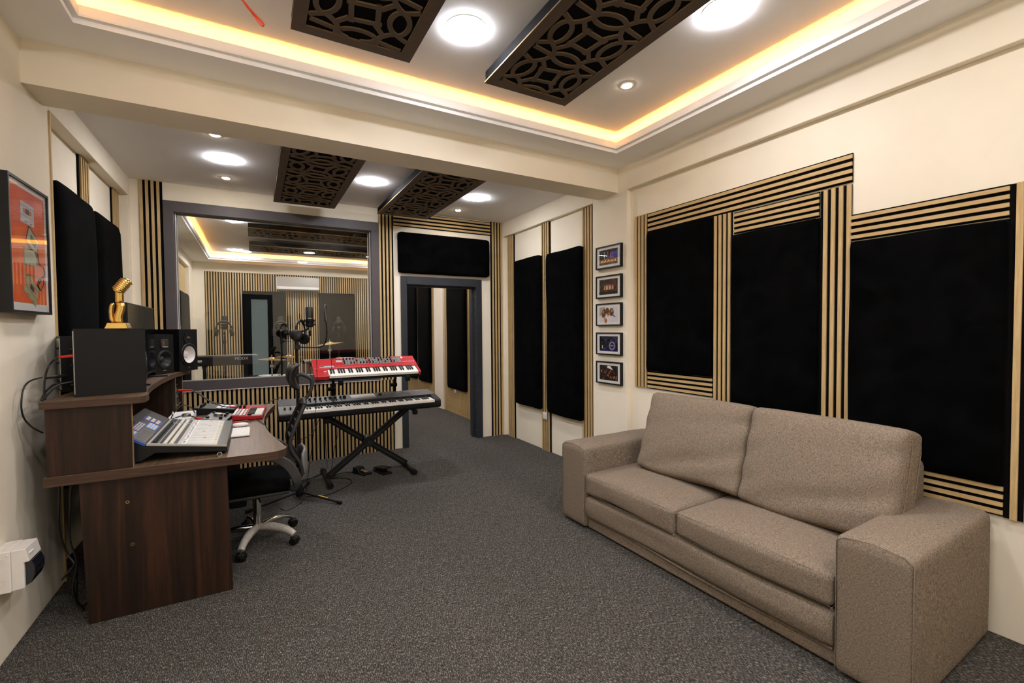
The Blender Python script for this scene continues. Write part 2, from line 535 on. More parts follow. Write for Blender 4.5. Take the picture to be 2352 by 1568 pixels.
def cove(name_c, name_t, z0, ztop, X0, X1, Y0, Y1, bx0, bx1, by0, by1, led_label):
    """lower border with a stepped opening X0..X1, Y0..Y1, tray above it, LED strip behind the lip"""
    c = MB()
    t1 = z0 + 0.026
    c.box(bx0, X0, by0, by1, z0, t1); c.box(X1, bx1, by0, by1, z0, t1)
    c.box(X0, X1, by0, Y0, z0, t1); c.box(X0, X1, Y1, by1, z0, t1)
    c.box(bx0, bx1, by0, by1, ztop, ztop + 0.1)                     # tray ceiling
    o = struct(name_c, c, 'ceiling')
    t = MB()
    i, k = 0.024, 0.02                                              # lip inset, upstand thickness
    a0, a1, b0, b1 = X0 + i, X1 - i, Y0 + i, Y1 - i
    W = 0.16
    zs = t1 + 0.006
    # shelf
    t.box(a0 - W, a0, b0 - W, b1 + W, t1, zs); t.box(a1, a1 + W, b0 - W, b1 + W, t1, zs)
    t.box(a0, a1, b0 - W, b0, t1, zs); t.box(a0, a1, b1, b1 + W, t1, zs)
    zl = t1 + 0.054
    # upstand
    t.box(a0 - k, a0, b0 - k, b1 + k, zs, zl); t.box(a1, a1 + k, b0 - k, b1 + k, zs, zl)
    t.box(a0, a1, b0 - k, b0, zs, zl); t.box(a0, a1, b1, b1 + k, zs, zl)
    # outer side of the pocket
    t.box(a0 - W - 0.02, a0 - W, b0 - W, b1 + W, t1, ztop); t.box(a1 + W, a1 + W + 0.02, b0 - W, b1 + W, t1, ztop)
    t.box(a0 - W, a1 + W, b0 - W - 0.02, b0 - W, t1, ztop); t.box(a0 - W, a1 + W, b1 + W, b1 + W + 0.02, t1, ztop)
    struct(name_t, t, 'lip', bevel=0.0015)
    e = MB()
    q, hw = 0.062, 0.006
    e.box(a0 - q - hw, a0 - q + hw, b0 - q, b1 + q, zs + 0.001, zs + 0.006); e.box(a1 + q - hw, a1 + q + hw, b0 - q, b1 + q, zs + 0.001, zs + 0.006)
    e.box(a0 - q + hw, a1 + q - hw, b0 - q - hw, b0 - q + hw, zs + 0.001, zs + 0.006); e.box(a0 - q + hw, a1 + q - hw, b1 + q - hw, b1 + q + hw, zs + 0.001, zs + 0.006)
    tag(e.build('led_strip', 'cove_led', world=True), led_label, 'light strip')
cove('ceiling_tray', 'trim_1', ZN, ZT, -0.72, 2.687, YB + 0.45, 2.935, XL - 0.15, XP + 0.2, YB - 0.05, 3.23, 'warm yellow light strip hidden in the ceiling cove above the sofa')
cove('ceiling_live', 'trim_2', 2.76, 2.90, -0.70, 2.66, 6.15, 9.93, XL - 0.15, XP + 0.2, YF2 - 0.02, YLB + 0.05, 'warm yellow light strip in the cove beyond the studio window')
struct('trim_3', MB().box(XL - 0.05, XP + 0.03, 3.21, 3.48, ZBEAM, 3.2), 'wall', label='cream downstand beam crossing the ceiling')

# ------------------------------------------------------------------ window
wf = struct('window_1', MB().box(-0.742, 1.297, YF - 0.028, YF + 0.02, 2.61, 2.712).box(-0.742, 1.297, YF - 0.028, YF + 0.02, 0.858, 0.957), 'frame_grey', label='wide studio window with dark grey frame')
MB().box(-0.742, -0.66, YF - 0.0275, YF + 0.02, 0.957, 2.61).box(1.21, 1.297, YF - 0.0275, YF + 0.02, 0.957, 2.61).build('frame_stile', 'frame_grey', wf, bevel=0.002)
r = MB()
r.box(-0.70, -0.655, YF + 0.02, YF2, 0.90, 2.655); r.box(1.205, 1.25, YF + 0.02, YF2, 0.90, 2.655)
r.box(-0.655, 1.205, YF + 0.02, YF2, 0.90, 0.948); r.box(-0.655, 1.205, YF + 0.02, YF2, 2.616, 2.655)
r.build('window_reveal', 'frame_grey', wf)
for yy in (YF + 0.022, YF2 - 0.035):
    b = MB()
    b.box(-0.655, -0.649, yy, yy + 0.008, 0.948, 2.616); b.box(1.199, 1.205, yy, yy + 0.008, 0.948, 2.616)
    b.box(-0.649, 1.199, yy, yy + 0.008, 0.948, 0.954); b.box(-0.649, 1.199, yy, yy + 0.008, 2.610, 2.616)
    b.build('sealant_bead', 'bead', wf)
MB().box(-0.655, 1.205, YF + 0.030, YF + 0.031, 0.948, 2.616).build('pane', 'glass', wf)
MB().box(-0.74, 1.3, YF - 0.03, YF - 0.022, 0.852, 0.859).build('sealant_line', 'bead', wf)

# ------------------------------------------------------------------ door opening to the live room
df = struct('door_1', MB().box(1.553, 1.628, YF - 0.02, YF + 0.03, 0, 2.105).box(2.555, 2.639, YF - 0.02, YF + 0.03, 0, 2.105).box(1.628, 2.555, YF - 0.02, YF + 0.03, 2.005, 2.105), 'door_grey', label='slate grey frame of the open doorway', bevel=0.003)
j = MB()
j.box(1.60, 1.628, YF + 0.03, YF2 + 0.02, 0, 2.03); j.box(2.548, 2.575, YF + 0.03, YF2 + 0.02, 0, 2.03); j.box(1.628, 2.548, YF + 0.03, YF2 + 0.02, 2.003, 2.03)
j.build('jamb', 'door_grey', df)
s_ = MB()
s_.box(2.528, 2.548, YF + 0.07, YF + 0.11, 0, 2.003); s_.box(1.628, 1.648, YF + 0.07, YF + 0.11, 0, 2.003); s_.box(1.648, 2.528, YF + 0.07, YF + 0.11, 1.983, 2.003)
s_.build('door_stop', 'door_grey', df)
for zz in (0.10, 0.42, 0.65, 0.88, 1.2, 1.42, 1.66, 1.88):
    MB().lathe([(0.006, 0), (0.004, 0.003), (0, 0.0035)], (2.555, YF + 0.012, zz), (-1, 0, 0), 8).build('screw', 'steel', df)

# ------------------------------------------------------------------ slat panels
def slat_panel(label, face, a0, a1, z0, z1, vertical=True, black='none', wall='R', group=None, pitch=0.0416, sw=0.0218, n=None, holes=None):
    """face: wall coordinate; a0..a1 extent along the wall; wall R/L (x face) or F (faces -y) ; black: side with the bare felt margin"""
    t_felt, t_slat = 0.009, 0.010
    face += 0.0015 if wall == 'L' else -0.0015                       # hangs a hair off the plaster
    if wall == 'R': P = lambda a, d, z: (face - d, a, z); loc = (face, (a0 + a1) / 2, z0)
    elif wall == 'L': P = lambda a, d, z: (face + d, a, z); loc = (face, (a0 + a1) / 2, z0)
    else: P = lambda a, d, z: (a, face - d, z); loc = ((a0 + a1) / 2, face, z0)
    th = thing('slat_panel', label, 'slat panel', loc, 0.0, group)
    L = Vector(loc)
    def bx(mb, u0, u1, d0, d1, v0, v1):
        p, q = P(u0, d0, v0), P(u1, d1, v1)
        return mb.box(p[0], q[0], p[1], q[1], p[2], q[2])
    bx(MB(), a0, a1, 0, t_felt, z0, z1).build('felt_backing', 'felt', th, world=True)
    span = (a1 - a0) if vertical else (z1 - z0)
    if n is None: n = max(1, int(round(span / pitch)))
    pt = span / n
    wd = pt * sw / pitch
    gap = pt - wd
    off = gap if black in ('lo', 'both') else (0.0 if black == 'hi' else gap / 2)
    cache = {}
    for i in range(n):
        o0 = off + i * pt
        segs = [(z0, z1)] if vertical else [(a0, a1)]
        if holes and vertical:
            for (h0, h1, hz0, hz1) in holes:
                u = a0 + o0 + wd / 2
                if h0 < u < h1:
                    ns = []
                    for (s0, s1) in segs:
                        if hz0 > s0: ns.append((s0, min(s1, hz0)))
                        if hz1 < s1: ns.append((max(s0, hz1), s1))
                    segs = ns
        for (s0, s1) in segs:
            key = (round(s0, 4), round(s1, 4))
            if key not in cache:
                mb = MB()
                if vertical: bx(mb, a0 - 0 + 0.0, a0 + wd, t_felt, t_felt + t_slat, s0, s1)
                else: bx(mb, s0, s1, t_felt, t_felt + t_slat, z0, z0 + wd)
                me = mb.mesh('slat', 'oak' if vertical else ('oak_x' if wall == 'F' else 'oak_h'), None, L)
                cache[key] = me
            o = bpy.data.objects.new('slat', cache[key]); col.objects.link(o); o.parent = th
            if vertical: o.location = (o0, 0, 0) if wall == 'F' else (0, o0, 0)
            else: o.location = (0, 0, o0)
    return th

# right wall, near part
slat_panel('narrow vertical oak slat strip beside the framed photos', XR, 2.872, 3.03, 0.925, 2.44)
slat_panel('long horizontal oak slat strip at the very top of the right wall', XR, 1.321, 2.866, 2.274, 2.438, False)
slat_panel('short horizontal oak slat strip below the smallest black wall panel', XR, 2.226, 2.868, 0.922, 1.072, False)
slat_panel('vertical oak slat strip between the two black panels behind the far sofa cushion', XR, 2.071, 2.222, 0.78, 2.27)
slat_panel('short horizontal oak slat strip above the middle black panel', XR, 1.493, 2.056, 2.112, 2.262, False)
slat_panel('short horizontal oak slat strip below the middle black panel, mostly behind the sofa', XR, 1.493, 2.056, 0.74, 0.89, False)
slat_panel('tall vertical oak slat strip reaching up to the right end of the long top strip', XR, 1.323, 1.487, 0.57, 2.262, black='hi', n=4)
slat_panel('horizontal oak slat strip above the largest black panel', XR, 0.694, 1.3225, 1.938, 2.086, False)
slat_panel('horizontal oak slat strip below the largest black panel, above the near sofa arm', XR, 0.694, 1.3225, 0.565, 0.712, False)
slat_panel('vertical oak slat strip at the right edge of the photo', XR, 0.515, 0.693, 0.562, 2.085, black='hi', n=4)
# right wall, far part
slat_panel('vertical oak slat strip in the far right corner beside the doorway wall', XR, 5.205, 5.376, 0.0, 2.687, black='lo')
slat_panel('vertical oak slat strip with the wall socket, between two black panels', XR, 4.375, 4.55, 0.0, 2.687, black='lo')
slat_panel('vertical oak slat strip left of the five framed photos', XR, 3.60, 3.775, 0.0, 2.687, black='lo')
# left wall
struct('trim_4', MB().box(XL, XL + 0.007, 3.556, 3.572, 0.0, 2.705), 'oak', label='thin oak edge trim where the left wall steps back')
slat_panel('vertical oak slat strip above the left wall panels, nearer one', XLR, 4.345, 4.545, 0.0, 2.712, wall='L', black='lo', n=4)
slat_panel('vertical oak slat strip above the left wall panels, by the corner', XLR, 5.20, 5.40, 0.0, 2.712, wall='L', black='lo', n=4)
# window wall
slat_panel('vertical oak slat strip left of the studio window', YF, -0.916, -0.745, 0.0, ZC, wall='F', black='hi')
slat_panel('vertical oak slat strip between the studio window and the doorway', YF, 1.300, 1.470, 0.852, ZC, wall='F', black='hi')
slat_panel('wide field of upright oak slats below the studio window', YF, -0.745, 1.456, 0.0, 0.850, wall='F', black='hi')
slat_panel('horizontal oak slat strip above the doorway at the ceiling', YF, 1.475, 2.774, 2.70, ZC - 0.01, False, wall='F')
slat_panel('vertical oak slat strip right of the doorway', YF, 2.778, 2.950, 0.0, ZC, wall='F', black='lo')
# live room
slat_panel('wide oak slat wall with air conditioner, beyond the studio window', YLB, -0.80, 2.60, 0.0, 2.585, wall='F', pitch=0.0437, holes=None)
slat_panel('oak slat wall section seen through the doorway, nearer one', XR, 6.60, 7.745, 0.0, 2.597)
slat_panel('oak slat wall section seen through the doorway, beyond the white pillar', XR, 8.215, 10.32, 0.0, 2.597)
slat_panel('oak boarding high on the left wall of the room beyond the window', XLR, 7.2, 9.88, 1.2, 2.597, wall='L', pitch=0.09, sw=0.086)

# ------------------------------------------------------------------ padded acoustic panels
def pad(label, wall, face, a0, a1, z0, z1, th=0.05, r=0.03, group=None, seed=0):
    A, Z = a1 - a0, z1 - z0
    rnd = random.Random(seed)
    ph = [rnd.uniform(0, 6.28) for _ in range(4)]
    def fn(p, w):
        u = w.y if wall in 'RL' else w.x
        v = w.z
        d = (p.x if wall in 'RL' else p.y)
        front = (d < 0) if wall in 'RF' else (d > 0)
        if front:
            edge = min(1 - abs(u), 1 - abs(v))
            puff = 0.012 * (1 - u ** 4) * (1 - v ** 4) + 0.003 * math.sin(5 * v + ph[0]) * math.sin(3 * u + ph[1])
            if wall in 'RF': puff = -puff
            if wall in 'RL': p.x += puff
            else: p.y += puff
        # slightly wavy outline
        q = 0.002 * math.sin(4 * (v if abs(u) > 0.98 else u) + ph[2])
        if wall in 'RL':
            if abs(u) > 0.98: p.y += q
            if abs(v) > 0.98: p.z += q
        return p
    if wall == 'R': c, size = (face - th / 2, (a0 + a1) / 2, (z0 + z1) / 2), (th, A, Z); rr = (min(r, th * 0.48), r, r)
    elif wall == 'L': c, size = (face + th / 2, (a0 + a1) / 2, (z0 + z1) / 2), (th, A, Z); rr = (min(r, th * 0.48), r, r)
    else: c, size = ((a0 + a1) / 2, face - th / 2, (z0 + z1) / 2), (A, th, Z); rr = (r, min(r, th * 0.48), r)
    loc = (face, (a0 + a1) / 2, z0) if wall in 'RL' else ((a0 + a1) / 2, face, z0)
    o = thing('acoustic_panel', label, 'acoustic panel', loc, 0.0, group)
    MB().soft(c, size, rr, 14, fn).build('padding', 'velvet', o, 40, world=True)
    i = 0.012 if r > 0.03 else 0.0
    if wall == 'F': MB().box(a0 + i, a1 - i, face - 0.012, face, z0 + i, z1 - i).build('backing_board', 'felt', o, world=True)
    else:
        d = -0.012 if wall == 'R' else 0.012
        MB().box(face, face + d, a0 + i, a1 - i, z0 + i, z1 - i).build('backing_board', 'felt', o, world=True)
    return o

G = 'black padded acoustic panels'
pad('smallest black padded panel on the right wall, nearest the framed photos', 'R', XR - 0.0015, 2.224, 2.868, 1.075, 2.270, 0.045, 0.022, G, 1)
pad('middle black padded panel behind the sofa back cushions', 'R', XR - 0.0015, 1.488, 2.064, 0.892, 2.104, 0.045, 0.022, G, 2)
pad('largest black padded panel above the near sofa arm', 'R', XR - 0.0015, 0.694, 1.322, 0.715, 1.930, 0.045, 0.022, G, 3)
pad('tall black padded panel in the far right corner', 'R', XR - 0.022, 4.515, 5.13, 0.485, 2.325, 0.05, 0.045, G, 4)
pad('tall black padded panel left of the framed photos', 'R', XR - 0.022, 3.735, 4.395, 0.475, 2.305, 0.05, 0.045, G, 5)
pad('tall black padded panel on the left wall beside the orange poster', 'L', XLR + 0.022, 3.66, 4.38, 0.5, 2.36, 0.075, 0.07, G, 6)
pad('tall black padded panel on the left wall beside the studio window', 'L', XLR + 0.022, 4.43, 5.10, 0.5, 2.35, 0.075, 0.07, G, 7)
pad('wide black padded panel above the doorway', 'F', YF - 0.002, 1.515, 2.745, 2.135, 2.630, 0.07, 0.04, G, 8)
pad('black padded panel on the slat wall seen through the doorway, nearest the frame', 'R', XR - 0.0222, 6.72, 7.53, 0.43, 2.45, 0.05, 0.05, G, 9)
pad('black padded panel seen through the doorway left of the white pillar', 'R', XR - 0.0222, 8.40, 9.16, 0.41, 2.45, 0.05, 0.05, G, 10)
pad('black padded panel deepest along the wall seen through the doorway', 'R', XR - 0.0222, 9.30, 10.30, 0.41, 2.45, 0.05, 0.05, G, 11)
pad('black padded panel on the left wall of the room beyond the window, nearer one', 'L', XLR + 0.0222, 7.6, 8.6, 0.5, 2.12, 0.075, 0.07, G, 12)
pad('black padded panel on the left wall of the room beyond the window, deeper one', 'L', XLR + 0.0222, 8.75, 9.75, 0.5, 2.10, 0.075, 0.07, G, 13)
pad('black padded panel on the distant slat wall left of the air conditioner', 'F', YLB - 0.0222, -0.197, 0.567, 0.3, 2.235, 0.05, 0.02, G, 14)
pad('black padded panel on the distant slat wall right of the air conditioner', 'F', YLB - 0.0222, 1.183, 1.914, 0.3, 2.235, 0.05, 0.02, G, 15)

# ------------------------------------------------------------------ ceiling lattice panels
def lattice(label, cx, cy, zface, W, L, along='y', phase=0.0):
    """box with a fretwork face; W across, L along"""
    rz = 0.0 if along == 'y' else PI / 2
    th = thing('ceiling_panel', label, 'ceiling panel', (cx, cy, zface), rz, 'black ceiling panels with fretwork faces')
    hw, hl = W / 2, L / 2
    MB().box(-hw + 0.004, hw - 0.004, -hl + 0.004, hl - 0.004, 0.012, 0.066).build('panel_box', 'black_cloth', th, bevel=0.004)
    MB().box(-hw + 0.01, hw - 0.01, -hl + 0.01, hl - 0.01, 0.009, 0.0115).build('fabric_backing', 'felt', th)
    f = MB()
    T = 0.008
    fx = lambda u, v, q: (u, v, T - q)
    bw = 0.062
    ix, iy = hw - bw, hl - bw
    def plate(poly):
        f.prism(poly, fx, 0, 1, T)
    plate([(-hw, -hl), (hw, -hl), (hw, -iy), (-hw, -iy)]); plate([(-hw, iy), (hw, iy), (hw, hl), (-hw, hl)])
    plate([(-hw, -iy), (-ix, -iy), (-ix, iy), (-hw, iy)]); plate([(ix, -iy), (hw, -iy), (hw, iy), (ix, iy)])
    b = 0.0125
    def inside(p): return abs(p[0]) < ix + 0.004 and abs(p[1]) < iy + 0.004
    lev = [0.0]
    def strip(pts, closed=False):
        # ribbon of width 2b along pts, pieces outside the border dropped; each ribbon a hair lower so faces never coincide
        lev[0] = (lev[0] + 0.00011) % 0.0016
        n = len(pts)
        runs, run = [], []
        for i, p in enumerate(pts):
            if inside(p): run.append(p)
            else:
                if len(run) > 1: runs.append(run)
                run = []
        if len(run) > 1: runs.append(run)
        dz = lev[0]
        for rn in runs:
            m_ = len(rn)
            cl = closed and m_ == n
            Lp, Rp = [], []
            for i in range(m_):
                a = Vector(rn[(i - 1) % m_] if (cl or i > 0) else rn[i]); c = Vector(rn[(i + 1) % m_] if (cl or i < m_ - 1) else rn[i])
                t = (c - a).normalized(); nn = Vector((-t.y, t.x))
                Lp.append(Vector(rn[i]) + nn * b); Rp.append(Vector(rn[i]) - nn * b)
            k = len(f.v)
            for i in range(m_):
                for q, zz in ((Lp[i], dz), (Rp[i], dz), (Rp[i], T), (Lp[i], T)):
                    f.v.append((q.x, q.y, zz))
            for i in range(m_ if cl else m_ - 1):
                j = (i + 1) % m_
                A, B = k + 4 * i, k + 4 * j
                for e, mm in ((0, 0), (1, 1), (2, 0), (3, 1)):
                    f.f.append((A + e, A + (e + 1) % 4, B + (e + 1) % 4, B + e)); f.m.append(mm)
    D = 0.36
    kmax = int(L / D) + 2
    def lens(cx, cy, sl, hwid, ang):
        # two arcs closing on a pointed oval
        pts = []
        for i in range(13):
            t = -1 + 2 * i / 12; pts.append((t * sl, hwid * (1 - t * t) ** 0.62))
        for i in range(1, 12):
            t = 1 - 2 * i / 12; pts.append((t * sl, -hwid * (1 - t * t) ** 0.62))
        c, s = math.cos(ang), math.sin(ang)
        return [(cx + x * c - y * s, cy + x * s + y * c) for x, y in pts]
    def line(p, q, bend=0.0, n=9):
        p, q = Vector(p), Vector(q); d = q - p; nn = Vector((-d.y, d.x))
        return [tuple(p + d * (i / (n - 1)) + nn * bend * 4 * (i / (n - 1)) * (1 - i / (n - 1))) for i in range(n)]
    for k in range(-kmax, kmax + 1):
        y0 = k * D + phase; ym = y0 + D / 2
        tw = 0.16 if k % 2 else -0.16
        h = 0.060
        c, s = math.cos(tw), math.sin(tw)
        sq = [(x * c - y * s, y0 + x * s + y * c) for x, y in ((-h, -h), (h, -h), (h, h), (-h, h))]
        pts = []
        for i in range(4):
            p, q = sq[i], sq[(i + 1) % 4]
            strip([(p[0] + (q[0] - p[0]) * t / 6.0, p[1] + (q[1] - p[1]) * t / 6.0) for t in range(-1, 8)])
        strip(lens(0.0, ym, 0.092, 0.044, 0.10 * (1 if k % 2 else -1)), True)
        for sx in (-1, 1):
            strip(lens(sx * 0.163, y0, 0.088, 0.046, PI / 2 + 0.15 * sx * (1 if k % 2 else -1)), True)
            for sy in (-1, 1):
                e = (sx * 0.163, y0 + sy * 0.086); m_ = (sx * 0.090, y0 + sy * (D / 2))
                strip(line(e, m_, 0.12 * sx * sy))
                strip(line((sx * h, y0 + sy * h), (sx * 0.118, y0 + sy * 0.130)))
                strip(line(e, (sx * 0.240, y0 + sy * 0.128), 0.0))
            strip(line((sx * 0.088, ym), (sx * 0.240, ym + 0.03 * sx)))
    f.build('fretwork_face', ['mdf_face', 'mdf_edge'], th)
    return th
lattice('large black fretwork ceiling panel near the orange cable', 0.478, 1.39, 2.918, 0.59, 2.20, 'y', 0.10)
lattice('large black fretwork ceiling panel above the sofa side', 1.520, 1.35, 2.918, 0.59, 2.25, 'y', 0.17)
lattice('black fretwork ceiling panel in front of the studio window', 0.485, 4.39, 2.758, 0.585, 1.70, 'y', 0.0)
lattice('black fretwork ceiling panel in front of the doorway', 1.522, 4.39, 2.758, 0.585, 1.70, 'y', 0.19)
lattice('black fretwork ceiling panel beyond the window, nearer one', 1.1, 7.1, 2.775, 0.62, 2.3, 'x', 0.1)
lattice('black fretwork ceiling panel beyond the window, deeper one', 1.1, 8.45, 2.775, 0.62, 2.3, 'x', 0.0)

# ------------------------------------------------------------------ lamps
def big_lamp(label, x, y, z, group='round panel lamps in the ceiling'):
    th = thing('panel_lamp', label, 'ceiling light', (x, y, z), 0.0, group)
    MB().lathe([(0.104, 0.0), (0.109, -0.0005), (0.1095, -0.003), (0.105, -0.004), (0.104, -0.002)], n=40).build('trim_ring', 'white_plastic', th, 40)
    MB().lathe([(0.105, -0.003), (0.103, -0.0095), (0.094, -0.013), (0.06, -0.015), (0, -0.0155)], n=40).build('diffuser', 'big_lamp', th, 50)
    return th
def small_lamp(label, x, y, z, group='small spot lamps in the ceiling'):
    th = thing('spot_lamp', label, 'ceiling light', (x, y, z), 0.0, group)
    MB().lathe([(0.03, 0.0), (0.044, -0.001), (0.045, -0.004), (0.032, -0.006), (0.03, -0.003)], n=28).build('trim_ring', 'white_plastic', th, 40)
    MB().lathe([(0.030, -0.003), (0.027, -0.009), (0, -0.011)], n=28).build('lens', 'small_lamp', th, 50)
    return th
big_lamp('round white panel lamp between the two near ceiling panels', 1.02, 2.275, ZT)
big_lamp('round white panel lamp at the top edge above the sofa', 2.115, 1.515, ZT)
big_lamp('round white panel lamp left of the window-end ceiling panels', -0.19, 4.514, ZC)
big_lamp('round white panel lamp between the two window-end ceiling panels', 1.02, 4.53, ZC)
big_lamp('round white panel lamp nearest the far right corner', 2.148, 4.545, ZC)
small_lamp('small warm spot lamp beside the near right ceiling panel', 2.185, 2.285, ZT)
small_lamp('small warm spot lamp by the beam on the left', -0.222, 3.985, ZC)
small_lamp('small warm spot lamp above the left end of the studio window', -0.204, 5.054, ZC)
small_lamp('small warm spot lamp in front of the doorway', 2.161, 5.115, ZC)
for (x, y, lb) in ((-0.12, 1.515, 'on the left wall side'), (1.02, 0.75, 'right overhead between the panels'), (1.02, -0.75, 'nearest the back wall'), (-0.12, 0.35, 'behind to the left'), (2.115, -0.1, 'behind to the right')):  # unseen lamps carrying on the ceiling pattern, added for the light they give
    big_lamp('unseen round white panel lamp added above or behind the camera, %s' % lb, x, y, ZT)
for (x, y, lb) in ((-0.17, 2.285, 'above the desk end of the tray'), (2.185, 0.75, 'above the near sofa arm'), (2.16, 3.72, 'just behind the beam on the right')):
    small_lamp('small warm spot lamp %s' % lb, x, y, ZT if y < 3 else ZC)
for (x, y, lb) in ((-0.25, 9.55, 'left'), (1.1, 9.25, 'middle'), (2.4, 9.4, 'right'), (1.1, 7.75, 'nearest'), (-0.2, 7.0, 'front left'), (2.4, 7.0, 'front right')):
    big_lamp('round white panel lamp beyond the window, %s one' % lb, x, y, 2.90, 'lamps of the room beyond the window')
# ================================================================== sofa
def nz(p, s=1.0, o=0.0):
    return mnoise.noise(Vector((p[0] * s + o, p[1] * s + o * 0.7, p[2] * s - o)))
def make_sofa():
    th = thing('sofa', 'two seat sofa in taupe woven fabric along the right wall', 'sofa', (2.034, 2.835, 0.0), math.radians(1.35))
    L, D, AW = 2.135, 0.875, 0.268
    def arm(y0, y1, outer):
        def fn(p, w):
            if w.z > 0.6: p.z += 0.016 * (1 - w.y ** 2) * (1 - 0.4 * w.x ** 2)
            p.z += 0.004 * nz(p, 5, 2) if w.z > 0.9 else 0
            p.y += 0.005 * nz(p, 4, 7) * (1 - w.z ** 2)
            return p
        return MB().soft((D / 2, (y0 + y1) / 2, 0.297), (D, y1 - y0, 0.575), (0.03, 0.022, 0.03), 16, fn)
    for (y0, y1, sgn) in ((-AW, 0.0, 1), (-L, -L + AW, -1)):
        a = arm(y0, y1, sgn).build('arm', 'sofa', th, 50)
        # stitched seam around the front face
        s = MB()
        ya, yb = y0 + 0.007, y1 - 0.007
        s.tube([(0.004, ya, 0.03), (0.004, ya, 0.565), (0.0045, ya + 0.03, 0.586), (0.0045, (ya + yb) / 2, 0.598), (0.0045, yb - 0.03, 0.586), (0.004, yb, 0.565), (0.004, yb, 0.03)], 0.0022, 6)
        s.build('seam', 'sofa', a, 60)
    yi0, yi1 = -L + AW, -AW
    MB().box(0.03, D - 0.02, yi0, yi1, 0.012, 0.235).build('base', 'sofa', th, bevel=0.012)
    # sagging front rail of the base
    def fr(p, w):
        if w.x < 0:
            p.x += 0.012 * math.sin(3.2 * w.y + 0.6) * (1 - abs(w.z)) - 0.012 * (1 - w.z ** 2)
            p.z += 0.010 * math.sin(2.4 * w.y + 1.0) * (1 - w.y ** 2)
        return p
    MB().soft((0.045, (yi0 + yi1) / 2, 0.168), (0.075, yi1 - yi0 - 0.004, 0.165), (0.035, 0.012, 0.03), 18, fr).build('front_rail', 'sofa', th, 60)
    pw = []
    for i in range(25):
        t = i / 24
        pw.append((0.022 + 0.004 * math.sin(9 * t), yi1 - 0.01 + (yi0 - yi1 + 0.02) * t, 0.088 + 0.010 * math.sin(5.5 * t + 0.5)))
    MB().tube(pw, 0.006, 8).build('fabric_fold', 'sofa', th, 60)
    for (x, y) in ((0.06, -0.06), (0.06, -L + 0.06), (D - 0.06, -0.06), (D - 0.06, -L + 0.06)):
        MB().cyl((x, y, 0.0), (x, y, 0.014), 0.025, 0.028, 12).build('foot', 'black', th)
    # seat cushions
    ym = yi0 + (yi1 - yi0) * 0.505
    for (a0, a1, sd) in ((ym, yi1, 1.0), (yi0, ym, 5.0)):
        def fn(p, w, sd=sd, a0=a0, a1=a1):
            if w.z > 0: p.z += 0.030 * (1 - w.y ** 2) * (1 - w.x ** 4) + 0.004 * nz(p, 3, sd)
            else: p.z += 0.008 * math.sin(2.5 * w.y + sd) * (1 if w.x < -0.5 else 0)
            if w.x < -0.9: p.x += -0.010 * (1 - w.y ** 2) * (1 - w.z ** 2) + 0.003 * nz(p, 9, sd)
            return p
        c = MB().soft((0.34, (a0 + a1) / 2, 0.335), (0.685, a1 - a0 - 0.006, 0.150), (0.035, 0.022, 0.03), 18, fn).build('seat_cushion', 'sofa', th, 60)
        for zz in (0.272, 0.398):
            s = MB()
            s.tube([(0.6, a0 + 0.006, zz), (0.03, a0 + 0.008, zz), (0.006, a0 + 0.03, zz), (-0.003, (a0 + a1) / 2, zz + (0.012 if zz > 0.3 else 0)), (0.006, a1 - 0.03, zz), (0.03, a1 - 0.008, zz), (0.6, a1 - 0.006, zz)], 0.0012, 5, sub=4)
            s.build('seam', 'sofa', c, 60)
    # low back frame
    MB().soft((D - 0.075, (yi0 + yi1) / 2, 0.475), (0.135, yi1 - yi0 + 0.06, 0.60), (0.03, 0.03, 0.03), 10).build('back_frame', 'sofa', th, 60)
    # loose back cushions, leaning
    for (yc, wdt, sd, lean, yaw) in ((-0.795, 0.775, 1.7, 0.30, 0.02), (-1.560, 0.755, 8.3, 0.25, -0.02)):
        T = Matrix.Translation((0.560, yc, 0.683)) @ Matrix.Rotation(yaw, 4, 'Z') @ Matrix.Rotation(lean, 4, 'Y')
        def fn(p, w, sd=sd):
            k = (1 - w.y ** 4) * (1 - w.z ** 4)
            p.x += math.copysign(0.034, w.x) * k if abs(w.x) > 0.3 else 0
            # sag: bottom fuller, top corners rounded
            p.x -= 0.022 * (1 - w.z) * 0.5 if w.x < 0 else 0
            if w.z > 0.5: p.z -= 0.006 * w.y ** 4
            if w.z < -0.6: p.z += 0.012 * math.cos(3 * w.y + sd)
            # creases
            if w.x < 0:
                p.x += 0.016 * math.exp(-((w.z + 0.55 + 0.35 * w.y) / 0.16) ** 2) * (0.5 + 0.5 * math.sin(sd + 2 * w.y))
                p.x += 0.010 * math.exp(-((w.z - 0.35 + 0.25 * w.y) / 0.14) ** 2) * (0.5 + 0.5 * math.cos(sd + w.y))
                p.x += 0.010 * math.sin(16 * (w.z * 0.7 + w.y * 0.4) + sd) * max(0, abs(w.y) - 0.55) * 1.2
                p.x += 0.007 * math.sin(22 * w.y + sd) * max(0, -w.z - 0.5)
                p.x += 0.005 * nz(p, 6, sd)
            return p
        c = MB().soft((0, 0, 0), (0.205, wdt, 0.565), (0.058, 0.030, 0.030), 28, fn, T=T).build('back_cushion', 'sofa', th, 70)
        for xx in (-0.045, 0.055):
            for (sy) in (-1, 1):
                s = MB()
                s.tube([T @ Vector((xx - (0.012 if xx < 0 else 0), sy * (wdt / 2 + 0.001), -0.2)), T @ Vector((xx, sy * (wdt / 2 + 0.001), 0.0)), T @ Vector((xx, sy * (wdt / 2 - 0.001), 0.230)), T @ Vector((xx, sy * (wdt / 2 - 0.06), 0.279))], 0.002, 5, sub=4)
                s.build('seam', 'sofa', c, 60)
    return th
make_sofa()

